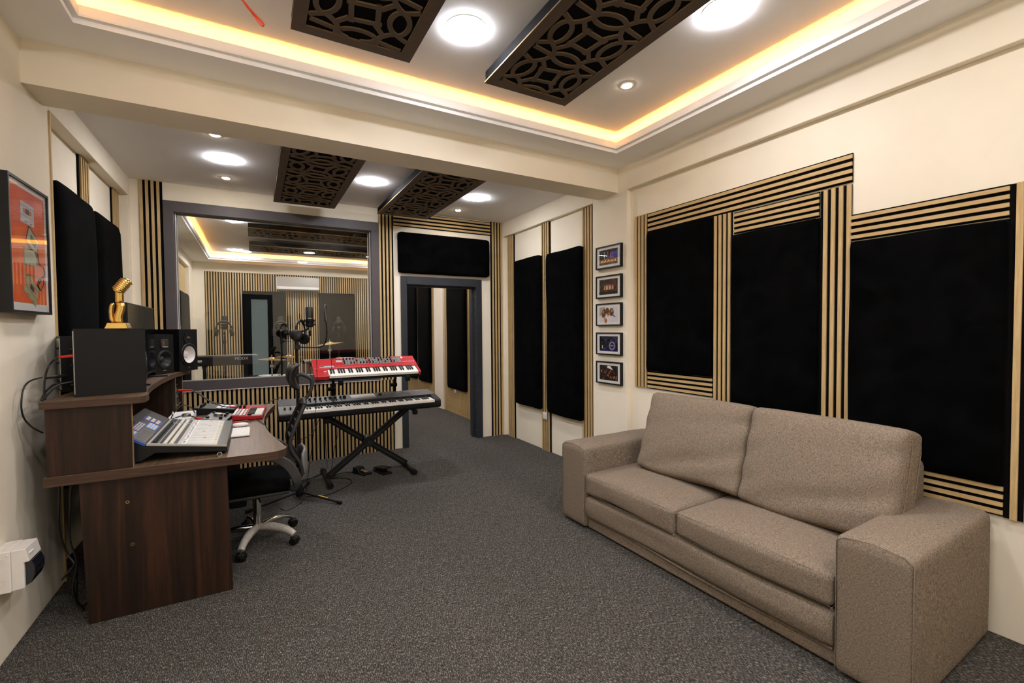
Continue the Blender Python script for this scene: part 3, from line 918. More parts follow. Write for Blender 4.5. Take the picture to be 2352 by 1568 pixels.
# ================================================================== desk
def make_desk():
    th = thing('studio_desk', 'dark walnut studio desk with curved worktop and raised shelf on the left', 'desk', (-0.37, 3.9, 0.0))
    YN, YE, YM = 2.945, 4.845, 3.895
    XB, XW, XC = -0.885, 0.150, 0.045
    # worktop outline (concave front between two wings)
    out = [(XB, YN), (0.04, YN - 0.035)]
    cx, cy, rr = 0.06, YN + 0.06, 0.092
    for i in range(9):
        a = -PI / 2 + 0.25 + (PI / 2 + 0.25) * i / 8
        out.append((cx + rr * math.cos(a), cy + rr * math.sin(a)))
    for (x, y) in ((0.135, 3.10), (0.108, 3.25), (0.078, 3.45), (0.056, 3.66), (0.046, 3.9)):
        out.append((x, y))
    mir = [(x, 2 * YM - y) for (x, y) in out[::-1]]
    poly = out + mir[1:]
    MB().prism(poly, lambda u, v, q: (u, v, 0.715 + q), 0, 1, 0.045).build('worktop', ['desk_top', 'desk_edge'], th, world=True)
    # pedestal side panels (splayed a little) and modesty panel
    for (y0, nm) in ((2.967, 0), (2 * YM - 2.967 - 0.02, 1)):
        MB().prism([(-0.745, 0.0), (-0.134, 0.0), (-0.150, 0.715), (-0.765, 0.715)], lambda u, v, q, y0=y0: (u, y0 + q, v), 0, 0, 0.02).build('side_panel', 'desk_v', th, world=True)
    MB().box(-0.72, -0.70, 2.99, 4.80, 0.18, 0.715).build('modesty_panel', 'desk_v', th, world=True)
    # screw holes with pale rims
    for (x, z) in ((-0.582, 0.583), (-0.567, 0.362)):
        MB().lathe([(0.0045, 0), (0.0085, 0.0), (0.0085, 0.0012), (0.0045, 0.0012)], (x, 2.967, z), (0, -1, 0), 14).build('screw_hole', 'brass', th, world=True)
    # hutch
    ZH = 1.088
    for (y0, y1, xf) in ((2.955, 2.975, -0.553), (4.47, 4.49, -0.560), (4.80, 4.82, -0.553)):
        p = MB().box(XB + 0.012, xf, y0, y1, 0.76, ZH).build('upright', 'desk_v', th, world=True)
        MB().box(xf, xf + 0.0022, y0, y1, 0.76, ZH).build('edge_band', 'brass' if False else 'mdf_edge', p, world=True)
    MB().box(XB + 0.012, XB + 0.03, 2.975, 4.80, 0.76, ZH).build('back_panel', 'desk_v', th, world=True)
    so = [(XB, YN - 0.012), (-0.53, YN - 0.012)]
    for i in range(7):
        a = -PI / 2 + (PI / 2) * i / 6
        so.append((-0.53 + 0.035 * math.cos(a), YN + 0.023 + 0.035 * math.sin(a)))
    for (x, y) in ((-0.497, 3.06), (-0.513, 3.12), (-0.540, 3.30), (-0.558, 3.55), (-0.567, 3.895)):
        so.append((x, y))
    mir = [(x, 2 * YM - y) for (x, y) in so[::-1]]
    MB().prism(so + mir[1:], lambda u, v, q: (u, v, ZH + q), 0, 1, 0.034).build('shelf', ['desk_top', 'desk_edge'], th, world=True)
    return th
make_desk()
ZD, ZS = 0.7612, 1.1232

# ------------------------------------------------------------------ loudspeakers
def speaker(label, corner, a, kind):
    """corner: front corner nearest the desk's near end (x, y); a: yaw of the front normal"""
    W, H, D = (0.21, 0.345, 0.28) if kind == 'big' else (0.19, 0.305, 0.25)
    th = thing('loudspeaker', label, 'loudspeaker', (corner[0], corner[1], ZS), a)
    # local: front plane x = 0 (normal +x), width along +y, depth to -x
    c = W / 2
    zc, rh = (0.135, 0.0835) if kind == 'big' else (0.115, 0.066)
    # cabinet with a round hole for the woofer in its front
    cab = MB()
    cab.add([(-D, 0, 0), (-D, W, 0), (-D, W, H), (-D, 0, H), (0, 0, 0), (0, W, 0), (0, W, H), (0, 0, H)], [(0, 3, 2, 1), (0, 1, 5, 4), (1, 2, 6, 5), (2, 3, 7, 6), (3, 0, 4, 7)])
    angs = sorted([2 * PI * i / 44 for i in range(44)] + [math.atan2(b_ - zc, a_ - c) % (2 * PI) for a_ in (0, W) for b_ in (0, H)])
    ins, outs = [], []
    for t in angs:
        dy, dz = math.cos(t), math.sin(t)
        k = min([((W - c) if dy > 0 else -c) / dy if abs(dy) > 1e-9 else 9.0, ((H - zc) if dz > 0 else -zc) / dz if abs(dz) > 1e-9 else 9.0])
        ins.append((0, c + dy * rh, zc + dz * rh)); outs.append((0, c + dy * k, zc + dz * k))
    n_ = len(angs)
    cab.add(ins + outs, [(i, n_ + i, n_ + (i + 1) % n_, (i + 1) % n_) for i in range(n_)])
    cab.build('cabinet', 'black', th)
    if kind == 'big':
        b = MB().lathe([(0.083, 0.0005), (0.094, 0.0005), (0.094, 0.004), (0.089, 0.008), (0.084, 0.009), (0.083, 0.004)], (0, c, zc), (1, 0, 0), 40).build('woofer_ring', 'black_satin', th, 40)
        for k in range(6):
            t = PI / 6 + k * PI / 3
            MB().lathe([(0.004, 0), (0.003, 0.002), (0, 0.0022)], (0.005, c + 0.089 * math.cos(t), zc + 0.089 * math.sin(t)), (1, 0, 0), 8).build('screw', 'steel', b)
        MB().lathe([(0.0835, 0.004), (0.080, 0.011), (0.073, 0.011), (0.070, 0.006)], (0, c, zc), (1, 0, 0), 40).build('rubber_surround', 'rubber', th, 40)
        w = MB().lathe([(0.070, 0.006), (0.050, -0.012), (0.031, -0.030)], (0, c, zc), (1, 0, 0), 40).build('woofer_cone', 'cone_white', th, 40)
        MB().lathe([(0.031, -0.030), (0.028, -0.022), (0.020, -0.016), (0.008, -0.013), (0, -0.0125)], (0, c, zc), (1, 0, 0), 32).build('dust_cap', 'cone_white', w, 50)
        t_ = MB().lathe([(0.0, 0.0008), (0.030, 0.0008), (0.052, 0.0015), (0.053, 0.005), (0.036, 0.004), (0.018, 0.0022)], (0, c, 0.270), (1, 0, 0), 36).build('tweeter_horn', 'black_satin', th, 40)
        MB().lathe([(0.017, 0.001), (0.013, 0.008), (0.006, 0.011), (0, 0.0115)], (0, c, 0.270), (1, 0, 0), 24).build('tweeter_dome', 'dark_grey', t_, 50)
        MB().box(0.0005, 0.0014, c - 0.006, c + 0.006, 0.020, 0.033).build('badge', 'steel', th)
    else:
        MB().lathe([(0.066, 0.0005), (0.073, 0.0005), (0.072, 0.005), (0.066, 0.006)], (0, c, zc), (1, 0, 0), 36).build('woofer_ring', 'dark_grey', th, 40)
        w = MB().lathe([(0.0665, 0.003), (0.060, 0.008), (0.054, 0.004), (0.036, -0.012), (0.024, -0.024)], (0, c, zc), (1, 0, 0), 36).build('woofer_cone', 'black_satin', th, 40)
        MB().lathe([(0.024, -0.024), (0.020, -0.015), (0.010, -0.011), (0, -0.010)], (0, c, zc), (1, 0, 0), 24).build('dust_cap', 'dark_grey', w, 50)
        t_ = MB().soft((0.003, c, 0.236), (0.008, 0.078, 0.064), (0.003, 0.012, 0.012), 6).build('tweeter_plate', 'dark_grey', th, 40)
        MB().box(0.0072, 0.0082, c - 0.024, c - 0.006, 0.218, 0.256).build('ribbon', 'brass', t_)
        MB().soft((0.006, c, 0.208), (0.010, 0.055, 0.012), (0.003, 0.005, 0.005), 4).build('horn_lip', 'mid_grey', t_, 40)
        MB().box(0.0004, 0.001, c - 0.016, c + 0.016, 0.026, 0.030).build('badge', 'silver', th)
    MB().box(-D - 0.004, -D, 0.012, W - 0.012, 0.012, H - 0.012).build('rear_plate', 'steel', th)
    for zz in (0.06, 0.16, 0.24):
        MB().cyl((-D - 0.004, 0.03, zz), (-D - 0.016, 0.03, zz), 0.007, 0.006, 10).build('knob', 'black', th)
    return th
speaker('large black loudspeaker seen from its plain side under the gold trophy', (-0.520, 3.140), math.radians(15.0), 'big')
speaker('smaller black loudspeaker half hidden behind the one with the trophy', (-0.690, 3.460), math.radians(20.0), 'small')
speaker('smaller black loudspeaker with black cone in front of the white-coned one', (-0.658, 4.300), math.radians(-30.0), 'small')
speaker('large black loudspeaker with a white cone near the studio window', (-0.536, 4.545), math.radians(-30.0), 'big')

# ------------------------------------------------------------------ gold microphone trophy
def trophy():
    th = thing('trophy', 'polished gold microphone trophy on top of the near loudspeaker', 'trophy', (-0.632, 3.15, ZS + 0.3455))
    def fr(s0, s1, z0, z1):
        return [(-s0, -s0, z0), (s0, -s0, z0), (s0, s0, z0), (-s0, s0, z0), (-s1, -s1, z1), (s1, -s1, z1), (s1, s1, z1), (-s1, s1, z1)]
    MB().add(fr(0.048, 0.039, 0.0, 0.030), [(3, 2, 1, 0), (4, 5, 6, 7), (0, 1, 5, 4), (1, 2, 6, 5), (2, 3, 7, 6), (3, 0, 4, 7)]).build('base', 'gold', th, bevel=0.002)
    # hand-like column with one finger
    def col_fn(p, w):
        p.x += 0.006 * math.sin(3 * w.z); p.y += 0.004 * w.z
        return p
    MB().soft((0.006, 0, 0.085), (0.036, 0.034, 0.112), (0.012, 0.012, 0.006), 8, col_fn).build('column', 'gold', th, 50)
    MB().soft((-0.028, 0, 0.082), (0.018, 0.030, 0.106), (0.007, 0.010, 0.012), 8, lambda p, w: Vector((p.x + 0.007 * w.z * w.z, p.y, p.z))).build('finger', 'gold', th, 50)
    MB().soft((0.008, 0, 0.168), (0.034, 0.034, 0.062), (0.010, 0.010, 0.004), 6).build('neck', 'gold', th, 50)
    T = Matrix.Translation((0.022, 0, 0.228)) @ Matrix.Rotation(0.62, 4, 'Y')
    h = MB().soft((0, 0, 0), (0.050, 0.052, 0.088), (0.018, 0.018, 0.018), 8, T=T).build('microphone_head', 'gold', th, 50)
    for k in range(7):
        z = -0.030 + k * 0.010
        pts = []
        for i in range(21):
            t = 2 * PI * i / 20
            c, s = math.cos(t), math.sin(t)
            f = 1.0 / max(abs(c), abs(s)) if False else 1.0
            e = (abs(c) ** 4 + abs(s) ** 4) ** -0.25
            pts.append(T @ Vector((0.0262 * c * e, 0.0272 * s * e, z)))
        MB().tube(pts, 0.0022, 6, cap=False).build('grille_rib', 'gold', h, 60)
    return th
trophy()

# ------------------------------------------------------------------ display
def display():
    th = thing('computer_display', 'wide flat black display standing on the desk shelf behind the trophy', 'display', (-0.645, 3.82, ZS), 0.0)
    MB().box(-0.018, 0.0, -0.40, 0.40, 0.035, 0.50).build('housing', 'black', th, bevel=0.004)
    MB().box(0.0, 0.0012, -0.393, 0.393, 0.050, 0.493).build('screen', 'screen', th)
    MB().box(0.0, 0.004, -0.40, 0.40, 0.0352, 0.0475).build('bezel', 'black_satin', th)
    MB().bar((-0.012, 0.0, 0.0), (-0.012, 0.0, 0.2), 0.06, 0.02, (1, 0, 0)).build('stand_post', 'black', th)
    for sy in (-1, 1):
        MB().bar((-0.08, sy * 0.30, 0.006), (0.085, sy * 0.315, 0.006), 0.024, 0.010).build('stand_foot', 'black_satin', th, bevel=0.003)
    return th
display()
# ------------------------------------------------------------------ rack gear in the far bay of the hutch
def rack():
    th = thing('rack_unit', 'tilted audio rack units in the far bay of the desk hutch', 'audio rack', (-0.60, 4.645, ZD + 0.027), 0.0)
    T0 = Matrix.Rotation(math.radians(-8), 4, 'Y')
    for k, (z0, h, mt) in enumerate(((0.012, 0.082, 'dark_grey'), (0.100, 0.085, 'mid_grey'), (0.190, 0.040, 'black_satin'), (0.233, 0.036, 'dark_grey'))):
        u = MB().box(-0.17, 0.035, -0.145, 0.145, z0, z0 + h, T=T0).build('rack_module', mt, th, bevel=0.002)
        for i in range(9):
            y = -0.125 + i * 0.031
            p, q = T0 @ Vector((0.035, y, z0 + h / 2)), T0 @ Vector((0.050, y, z0 + h / 2))
            MB().cyl(p, q, 0.008, 0.007, 10).build('knob', 'steel' if (i + k) % 2 else 'black_satin', u, 50)
    MB().box(0.034, 0.037, -0.140, -0.134, 0.196, 0.222, T=T0).build('power_light', 'yellow_led', th)
    return th
rack()

# ------------------------------------------------------------------ mixing console
def console():
    th = thing('mixing_console', 'silver and blue digital mixing console on the near side of the desk', 'mixing console', (-0.36, 3.41, ZD))
    # local x: 0.215 = operator edge, -0.24 = rear ; y: -0.42..0.42
    X = lambda wx: wx + 0.36
    prof = [(X(-0.145), 0.012), (X(-0.150), 0.045), (X(-0.51), 0.098), (X(-0.645), 0.185), (X(-0.655), 0.150), (X(-0.61), 0.012), (X(-0.53), 0.012), (X(-0.47), 0.048)]
    Y0, Y1 = -0.405, 0.385
    MB().prism(prof, lambda u, v, q: (u, Y0 + q, v), 0, 0, Y1 - Y0).build('body', 'black_satin', th, bevel=0.003)
    MB().box(X(-0.64), X(-0.555), Y0 - 0.002, Y0 + 0.03, 0.004, 0.016).build('foot', 'blue', th)
    for yy in (Y0 + 0.05, Y1 - 0.05):
        MB().cyl((X(-0.175), yy, 0.0), (X(-0.175), yy, 0.014), 0.012, None, 10).build('foot', 'rubber', th)
    # sloped frames: front deck and rear deck
    a0, a1 = Vector((X(-0.150), 0, 0.0465)), Vector((X(-0.505), 0, 0.0985))
    b0, b1 = Vector((X(-0.512), 0, 0.1000)), Vector((X(-0.640), 0, 0.1830))
    def deck(A, B):
        d = (B - A); n = Vector((-d.z, 0, d.x)).normalized()
        if n.z < 0: n = -n
        return lambda s, y, h: A + d * s + Vector((0, y, 0)) + n * h
    F, R = deck(a0, a1), deck(b0, b1)
    def tile(P, s0, s1, y0, y1, h0, h1, mat, name, parent=th):
        vs = [P(s, y, h) for h in (h0, h1) for y in (y0, y1) for s in (s0, s1)]
        fs = [(0, 2, 3, 1), (4, 5, 7, 6), (0, 1, 5, 4), (2, 6, 7, 3), (0, 4, 6, 2), (1, 3, 7, 5)]
        return MB().add(vs, fs).build(name, mat, parent)
    tile(F, 0.0, 0.13, Y0 + 0.004, Y1 - 0.004, 0.0, 0.0045, 'olive', 'armrest')
    fp = tile(F, 0.13, 1.0, Y0 + 0.004, Y1 - 0.004, 0.0, 0.003, 'silver', 'front_deck')
    pale = tile(F, 0.145, 0.52, Y0 + 0.02, Y1 - 0.02, 0.003, 0.0042, 'pale_grid', 'fader_field', fp)
    # fader slots and caps
    for i in range(16):
        y = Y0 + 0.045 + i * 0.0465
        tile(F, 0.22, 0.50, y - 0.0012, y + 0.0012, 0.0042, 0.0046, 'mid_grey', 'fader_slot', fp)
        s = 0.30 + 0.12 * random.random()
        if i % 4 == 3: tile(F, s, s + 0.04, y - 0.007, y + 0.007, 0.0045, 0.010, 'cream_key', 'fader_cap', fp)
        tile(F, 0.155, 0.19, y - 0.010, y + 0.010, 0.0042, 0.0075, 'cream_key', 'channel_button', fp)
    tape = tile(F, 0.53, 0.59, Y0 + 0.02, Y1 - 0.02, 0.003, 0.0038, 'white', 'label_tape', fp)
    for i in range(26):
        y = Y0 + 0.035 + i * 0.0285
        s = 0.54 + 0.02 * random.random()
        tile(F, s, s + 0.030, y, y + 0.010 + 0.008 * random.random(), 0.0038, 0.0040, 'dark_grey', 'scribble', tape)
    for (s0, s1, m_, nm) in ((0.64, 0.685, 'dark_grey', 'button_row'), (0.70, 0.735, 'cream_key', 'button_row'), (0.745, 0.765, 'black_satin', 'button_row'), (0.775, 0.81, 'cream_key', 'button_row'), (0.82, 0.86, 'black_satin', 'button_row'), (0.875, 0.965, 'black_satin', 'encoder_row')):
        rw = tile(F, s0, s1, Y0 + 0.02, Y1 - 0.17, 0.003, 0.0045, m_, nm, fp)
        tile(F, s0, s1, Y1 - 0.145, Y1 - 0.02, 0.003, 0.0045, m_, nm, fp)
    for i in range(20):
        y = Y0 + 0.04 + i * 0.030
        c = F(0.92, y, 0.0045); d = F(0.92, y, 0.014)
        MB().cyl(c, d, 0.007, 0.006, 10).build('encoder', 'dark_grey', fp, 50)
    # rear deck
    rp = tile(R, 0.0, 1.0, Y0 + 0.004, Y1 - 0.004, 0.0, 0.003, 'dark_grey', 'rear_deck')
    tile(R, 0.05, 0.42, Y0 + 0.02, Y0 + 0.30, 0.003, 0.0042, 'mid_grey', 'meter_field', rp)
    for i in range(14):
        y = Y0 + 0.03 + i * 0.019
        tile(R, 0.07, 0.40, y, y + 0.004, 0.0042, 0.0050, 'black_satin', 'meter_slot', rp)
    for (s0, s1, y0, y1, m_) in ((0.45, 0.72, Y0 + 0.02, Y0 + 0.16, 'blue_light'), (0.45, 0.72, Y0 + 0.17, Y0 + 0.40, 'violet'), (0.08, 0.42, Y0 + 0.33, Y0 + 0.47, 'blue_light'), (0.08, 0.72, Y0 + 0.49, Y0 + 0.60, 'violet')):
        bp = tile(R, s0, s1, y0, y1, 0.003, 0.0042, m_, 'key_section', rp)
        ny = int((y1 - y0) / 0.026)
        for i in range(ny):
            for k in range(3):
                s = s0 + (s1 - s0) * (0.12 + 0.28 * k)
                y = y0 + 0.008 + i * 0.026
                tile(R, s, s + (s1 - s0) * 0.18, y, y + 0.015, 0.0042, 0.0075, 'cream_key', 'key', bp)
    sc = tile(R, 0.76, 1.05, Y0 + 0.03, Y0 + 0.30, 0.003, 0.016, 'black_satin', 'screen_housing', rp)
    tile(R, 0.79, 1.02, Y0 + 0.045, Y0 + 0.285, 0.016, 0.0168, 'screen', 'screen', sc)
    # thin blue trim along the near cheek
    tile(R, -0.02, 1.0, Y0 - 0.002, Y0 + 0.004, -0.008, 0.0035, 'blue', 'side_trim')
    tile(F, 0.0, 1.0, Y0 - 0.002, Y0 + 0.004, -0.006, 0.0035, 'silver', 'side_trim')
    return th
console()
# ================================================================== things on the worktop
def flat_keyboard():
    th = thing('computer_keyboard', 'slim white computer keyboard in front of the console', 'keyboard', (-0.10, 3.57, ZD))
    MB().box(-0.057, 0.057, -0.14, 0.14, 0.002, 0.010).build('case', 'white_plastic', th, bevel=0.002)
    k = MB().box(-0.03, -0.02, -0.1, -0.09, 0, 0.003)
    me = MB().box(-0.0085, 0.0085, -0.0085, 0.0085, 0.0, 0.0025).mesh('key', 'white')
    for r in range(5):
        for c in range(13):
            o = bpy.data.objects.new('key', me); col.objects.link(o); o.parent = th
            o.location = (-0.042 + r * 0.021, -0.126 + c * 0.021, 0.010)
flat_keyboard()
tag(MB().soft((-0.105, 3.775, ZD + 0.017), (0.11, 0.062, 0.034), (0.045, 0.028, 0.0165), 10).build('computer_mouse', 'white_plastic', None, 60, world=True), 'white computer mouse behind the slim keyboard', 'mouse')

def mini_keyboard():
    th = thing('mini_keyboard', 'small red music keyboard with white pads on the desk wing', 'music keyboard', (-0.045, 4.32, ZD), math.radians(-4))
    # local x toward player, y along its length
    MB().prism([(-0.10, 0.004), (0.105, 0.004), (0.105, 0.030), (-0.02, 0.034), (-0.10, 0.046)], lambda u, v, q: (u, -0.27 + q, v), 0, 0, 0.54).build('case', 'red', th, bevel=0.003)
    me = MB().box(0.030, 0.100, 0.0, 0.0195, 0.031, 0.039).mesh('white_key', 'ivory')
    mb_ = MB().box(0.000, 0.048, 0.0, 0.012, 0.033, 0.047).mesh('black_key', 'black_satin')
    for i in range(15):
        o = bpy.data.objects.new('white_key', me); col.objects.link(o); o.parent = th; o.location = (0, -0.26 + i * 0.0205, 0)
        if i % 7 not in (2, 6):
            o = bpy.data.objects.new('black_key', mb_); col.objects.link(o); o.parent = th; o.location = (0, -0.26 + i * 0.0205 + 0.014, 0)
    for r in range(4):
        MB().box(-0.098 + r * 0.022, -0.082 + r * 0.022, -0.262, 0.03, 0.045 - r * 0.0028, 0.050 - r * 0.0028).build('pad_row', 'silver' if r % 2 else 'white_plastic', th)
    for i in range(4):
        MB().cyl((-0.08 + 0.03 * (i % 2), 0.09 + 0.05 * (i // 2), 0.040), (-0.08 + 0.03 * (i % 2), 0.09 + 0.05 * (i // 2), 0.064), 0.009, 0.007, 12).build('knob', 'black_satin', th, 50)
mini_keyboard()

def monitor_controller():
    th = thing('monitor_controller', 'black desktop controller with one big silver knob', 'audio controller', (-0.262, 4.14, ZD), math.radians(-8))
    MB().prism([(-0.075, 0.0), (0.08, 0.0), (0.08, 0.020), (-0.075, 0.046)], lambda u, v, q: (u, -0.15 + q, v), 0, 0, 0.32).build('case', 'black', th, bevel=0.003)
    T = Matrix.Rotation(math.radians(9.5), 4, 'Y')
    MB().box(-0.07, 0.076, -0.14, 0.16, 0.0338, 0.0352, T=T).build('panel', 'mid_grey', th)
    MB().lathe([(0.030, 0), (0.030, 0.020), (0.027, 0.023), (0, 0.023)], (0.0, 0.02, 0.034), (0.16, 0, 1), 28).build('volume_knob', 'steel', th, 40)
    for (x, y) in ((-0.045, -0.09), (0.04, -0.09), (-0.045, 0.12), (0.045, 0.11), (0.05, 0.02)):
        MB().box(x - 0.010, x + 0.010, y - 0.014, y + 0.014, 0.030, 0.050 - x * 0.1).build('button', 'black_satin', th, bevel=0.002)
monitor_controller()

def pad_controller():
    th = thing('pad_controller', 'black pad controller with a row of white pads beside the window wall', 'pad controller', (-0.29, 4.62, ZD), math.radians(-6))
    MB().prism([(-0.14, 0.0), (0.14, 0.0), (0.14, 0.030), (-0.14, 0.062)], lambda u, v, q: (u, -0.13 + q, v), 0, 0, 0.27).build('case', 'black_satin', th, bevel=0.003)
    T = Matrix.Rotation(math.radians(6.5), 4, 'Y')
    for r in range(3):
        for c in range(4):
            MB().box(0.0 + r * 0.042, 0.036 + r * 0.042, -0.10 + c * 0.056, -0.052 + c * 0.056, 0.0465, 0.0515, T=T).build('pad', 'white_plastic', th, bevel=0.002)
    for c in range(4):
        MB().cyl((-0.10, -0.09 + c * 0.05, 0.055), (-0.10, -0.09 + c * 0.05, 0.077), 0.010, 0.008, 12).build('knob', 'black_satin', th, 50)
pad_controller()
def interface_box():
    th = thing('audio_interface', 'flat pale audio interface box behind the console', 'audio interface', (-0.50, 4.275, ZD))
    MB().box(-0.075, 0.075, -0.19, 0.19, 0.004, 0.048).build('case', 'white', th, bevel=0.004)
    MB().lathe([(0.028, 0), (0.028, 0.02), (0.024, 0.024), (0, 0.024)], (0.04, -0.10, 0.048), (0, 0, 1), 24).build('level_knob', 'steel', th, 40)
interface_box()
tag(MB().lathe([(0.010, 0), (0.013, 0.004), (0.014, 0.010), (0.012, 0.013), (0.009, 0.010), (0.008, 0.004)], (-0.185, 2.972, ZD + 0.010), (0.35, -1, 0), 22).build('steel_ring', 'chrome', None, 40, world=True), 'small shiny metal ring at the console front corner', 'ring')

# loose cables on the worktop
def cable(label, pts, r=0.0035, mat='cable', cat='cable', plugs=(), sub=6):
    th = thing('cable', label, cat, pts[0] if pts[0][2] < pts[-1][2] else pts[-1])
    MB().tube(pts, r, 6, sub=sub).build('cord', mat, th, 60, world=True)
    for (p, q, rr, m_) in plugs:
        MB().cyl(p, q, rr, rr * 0.75, 10).build('plug', m_, th, 50, world=True)
    return th
z = ZD
cable('black cable with a red plug arching from the rack to the red keyboard', [(-0.535, 4.52, z + 0.215), (-0.44, 4.50, z + 0.20), (-0.34, 4.46, z + 0.12), (-0.24, 4.42, z + 0.070), (-0.17, 4.40, z + 0.060)], 0.0045, plugs=[((-0.548, 4.52, z + 0.215), (-0.452, 4.505, z + 0.208), 0.010, 'red_plug'), ((-0.19, 4.405, z + 0.062), (-0.148, 4.39, z + 0.060), 0.008, 'red_plug')])
cable('second black cable running beside the arching red plugged one', [(-0.52, 4.56, z + 0.205), (-0.43, 4.53, z + 0.19), (-0.33, 4.50, z + 0.11), (-0.25, 4.47, z + 0.085), (-0.15, 4.42, z + 0.075)], 0.004)
cable('black cable loop standing up behind the console', [(-0.56, 4.08, z + 0.01), (-0.53, 4.15, z + 0.09), (-0.49, 4.22, z + 0.13), (-0.44, 4.28, z + 0.10), (-0.42, 4.30, z + 0.053)], 0.004)
cable('black cable lying across the pale interface box', [(-0.60, 4.02, z + 0.03), (-0.52, 4.12, z + 0.055), (-0.46, 4.2, z + 0.056), (-0.40, 4.12, z + 0.045), (-0.33, 4.07, z + 0.022)], 0.004, plugs=[((-0.395, 4.11, z + 0.040), (-0.322, 4.06, z + 0.022), 0.009, 'red_plug')])
cable('black cable with steel and red plugs behind the silver knob controller', [(-0.58, 4.0, z + 0.03), (-0.48, 4.02, z + 0.05), (-0.42, 4.02, z + 0.035), (-0.33, 4.01, z + 0.016)], 0.004, plugs=[((-0.40, 4.02, z + 0.030), (-0.36, 4.015, z + 0.02), 0.0085, 'steel'), ((-0.36, 4.015, z + 0.02), (-0.318, 4.01, z + 0.016), 0.009, 'red_plug')])
cable('thin white cable curling up behind the console', [(-0.55, 4.18, z + 0.06), (-0.535, 4.12, z + 0.10), (-0.52, 4.06, z + 0.075), (-0.50, 3.98, z + 0.045), (-0.47, 3.93, z + 0.01)], 0.003, 'white_plastic')
cable('black cable with a red plug looping out over the desk edge', [(-0.145, 3.93, z + 0.012), (-0.05, 3.95, z + 0.010), (0.0, 4.02, z + 0.008), (0.02, 3.92, z + 0.006), (0.045, 3.80, z + 0.004), (0.075, 3.72, z - 0.05), (0.085, 3.70, z - 0.20), (0.07, 3.72, z - 0.40)], 0.0032, plugs=[((-0.15, 3.93, z + 0.012), (-0.055, 3.95, z + 0.010), 0.0075, 'red_plug')])
cable('pair of black leads bridging the desk wing and the black stage piano', [(-0.02, 4.60, z + 0.012), (0.06, 4.66, z + 0.02), (0.12, 4.68, z + 0.05), (0.20, 4.70, z + 0.075)], 0.004)
# cables at the back of the near loudspeakers
cable('black cable with a red plug behind the near loudspeaker', [(-0.79, 3.10, 1.332), (-0.862, 3.11, 1.325), (-0.885, 3.06, 1.28), (-0.890, 3.02, 1.20), (-0.880, 2.99, 1.128)], 0.0045, plugs=[((-0.785, 3.10, 1.333), (-0.858, 3.11, 1.326), 0.009, 'red_plug')])
cable('black cable with a long steel plug behind the smaller near loudspeaker', [(-0.905, 3.38, 1.215), (-0.935, 3.12, 1.225), (-0.955, 3.02, 1.20), (-0.958, 2.98, 1.12), (-0.955, 2.99, 1.05), (-0.93, 3.0, 1.0), (-0.90, 3.02, 0.965)], 0.004, plugs=[((-0.905, 3.38, 1.213), (-0.93, 3.14, 1.222), 0.009, 'steel')])
cable('black power cord curving from the near loudspeaker', [(-0.80, 3.09, 1.20), (-0.85, 3.05, 1.19), (-0.875, 3.0, 1.15), (-0.885, 2.97, 1.127)], 0.005)
cable('black power cord from the smaller near loudspeaker', [(-0.90, 3.40, 1.17), (-0.90, 3.2, 1.185), (-0.895, 3.05, 1.16), (-0.890, 2.98, 1.128)], 0.005)
cable('tangled black cables hanging under the back of the desk', [(-0.84, 2.99, 0.70), (-0.85, 3.0, 0.5), (-0.83, 3.02, 0.36), (-0.80, 3.0, 0.30), (-0.86, 3.05, 0.22), (-0.80, 3.02, 0.28), (-0.82, 3.1, 0.06), (-0.8, 3.2, 0.008)], 0.005)
cable('single black cable hanging beside the desk side panel', [(-0.80, 2.99, 0.70), (-0.81, 2.99, 0.45), (-0.79, 3.0, 0.31), (-0.82, 3.05, 0.15), (-0.8, 3.12, 0.008)], 0.0045)

# ================================================================== keyboards on the two tier stand
def keys(th, n_white, first, x0, x1, y_front, y_back, zf, zb, tilt_T, wl=0.145, bl=0.095):
    """white and black keys as parts; first = note index of the lowest white key (0 = C)"""
    pw = (x1 - x0) / n_white
    dep = 0.022
    me = MB().box(0.0005, pw - 0.0005, 0.0, wl, -dep, 0.0).mesh('white_key', 'ivory')
    mb = MB().prism([(0, 0), (0.0, 0.006), (0.008, 0.011), (bl, 0.011), (bl, 0)], lambda u, v, q: (q, u, v), 0, 0, pw * 0.55).mesh('black_key', 'black_satin')
    order = first
    for i in range(n_white):
        for me_, nm, dx, dy in ((me, 'white_key', 0.0, 0.0), (mb, 'black_key', pw * 0.73, wl - bl)):
            if nm == 'black_key' and (order % 7 in (2, 6) or i == n_white - 1): continue
            o = bpy.data.objects.new(nm, me_); col.objects.link(o); o.parent = th
            o.matrix_basis = tilt_T @ Matrix.Translation((x0 + i * pw + dx, y_front + dy, zf))
        order += 1

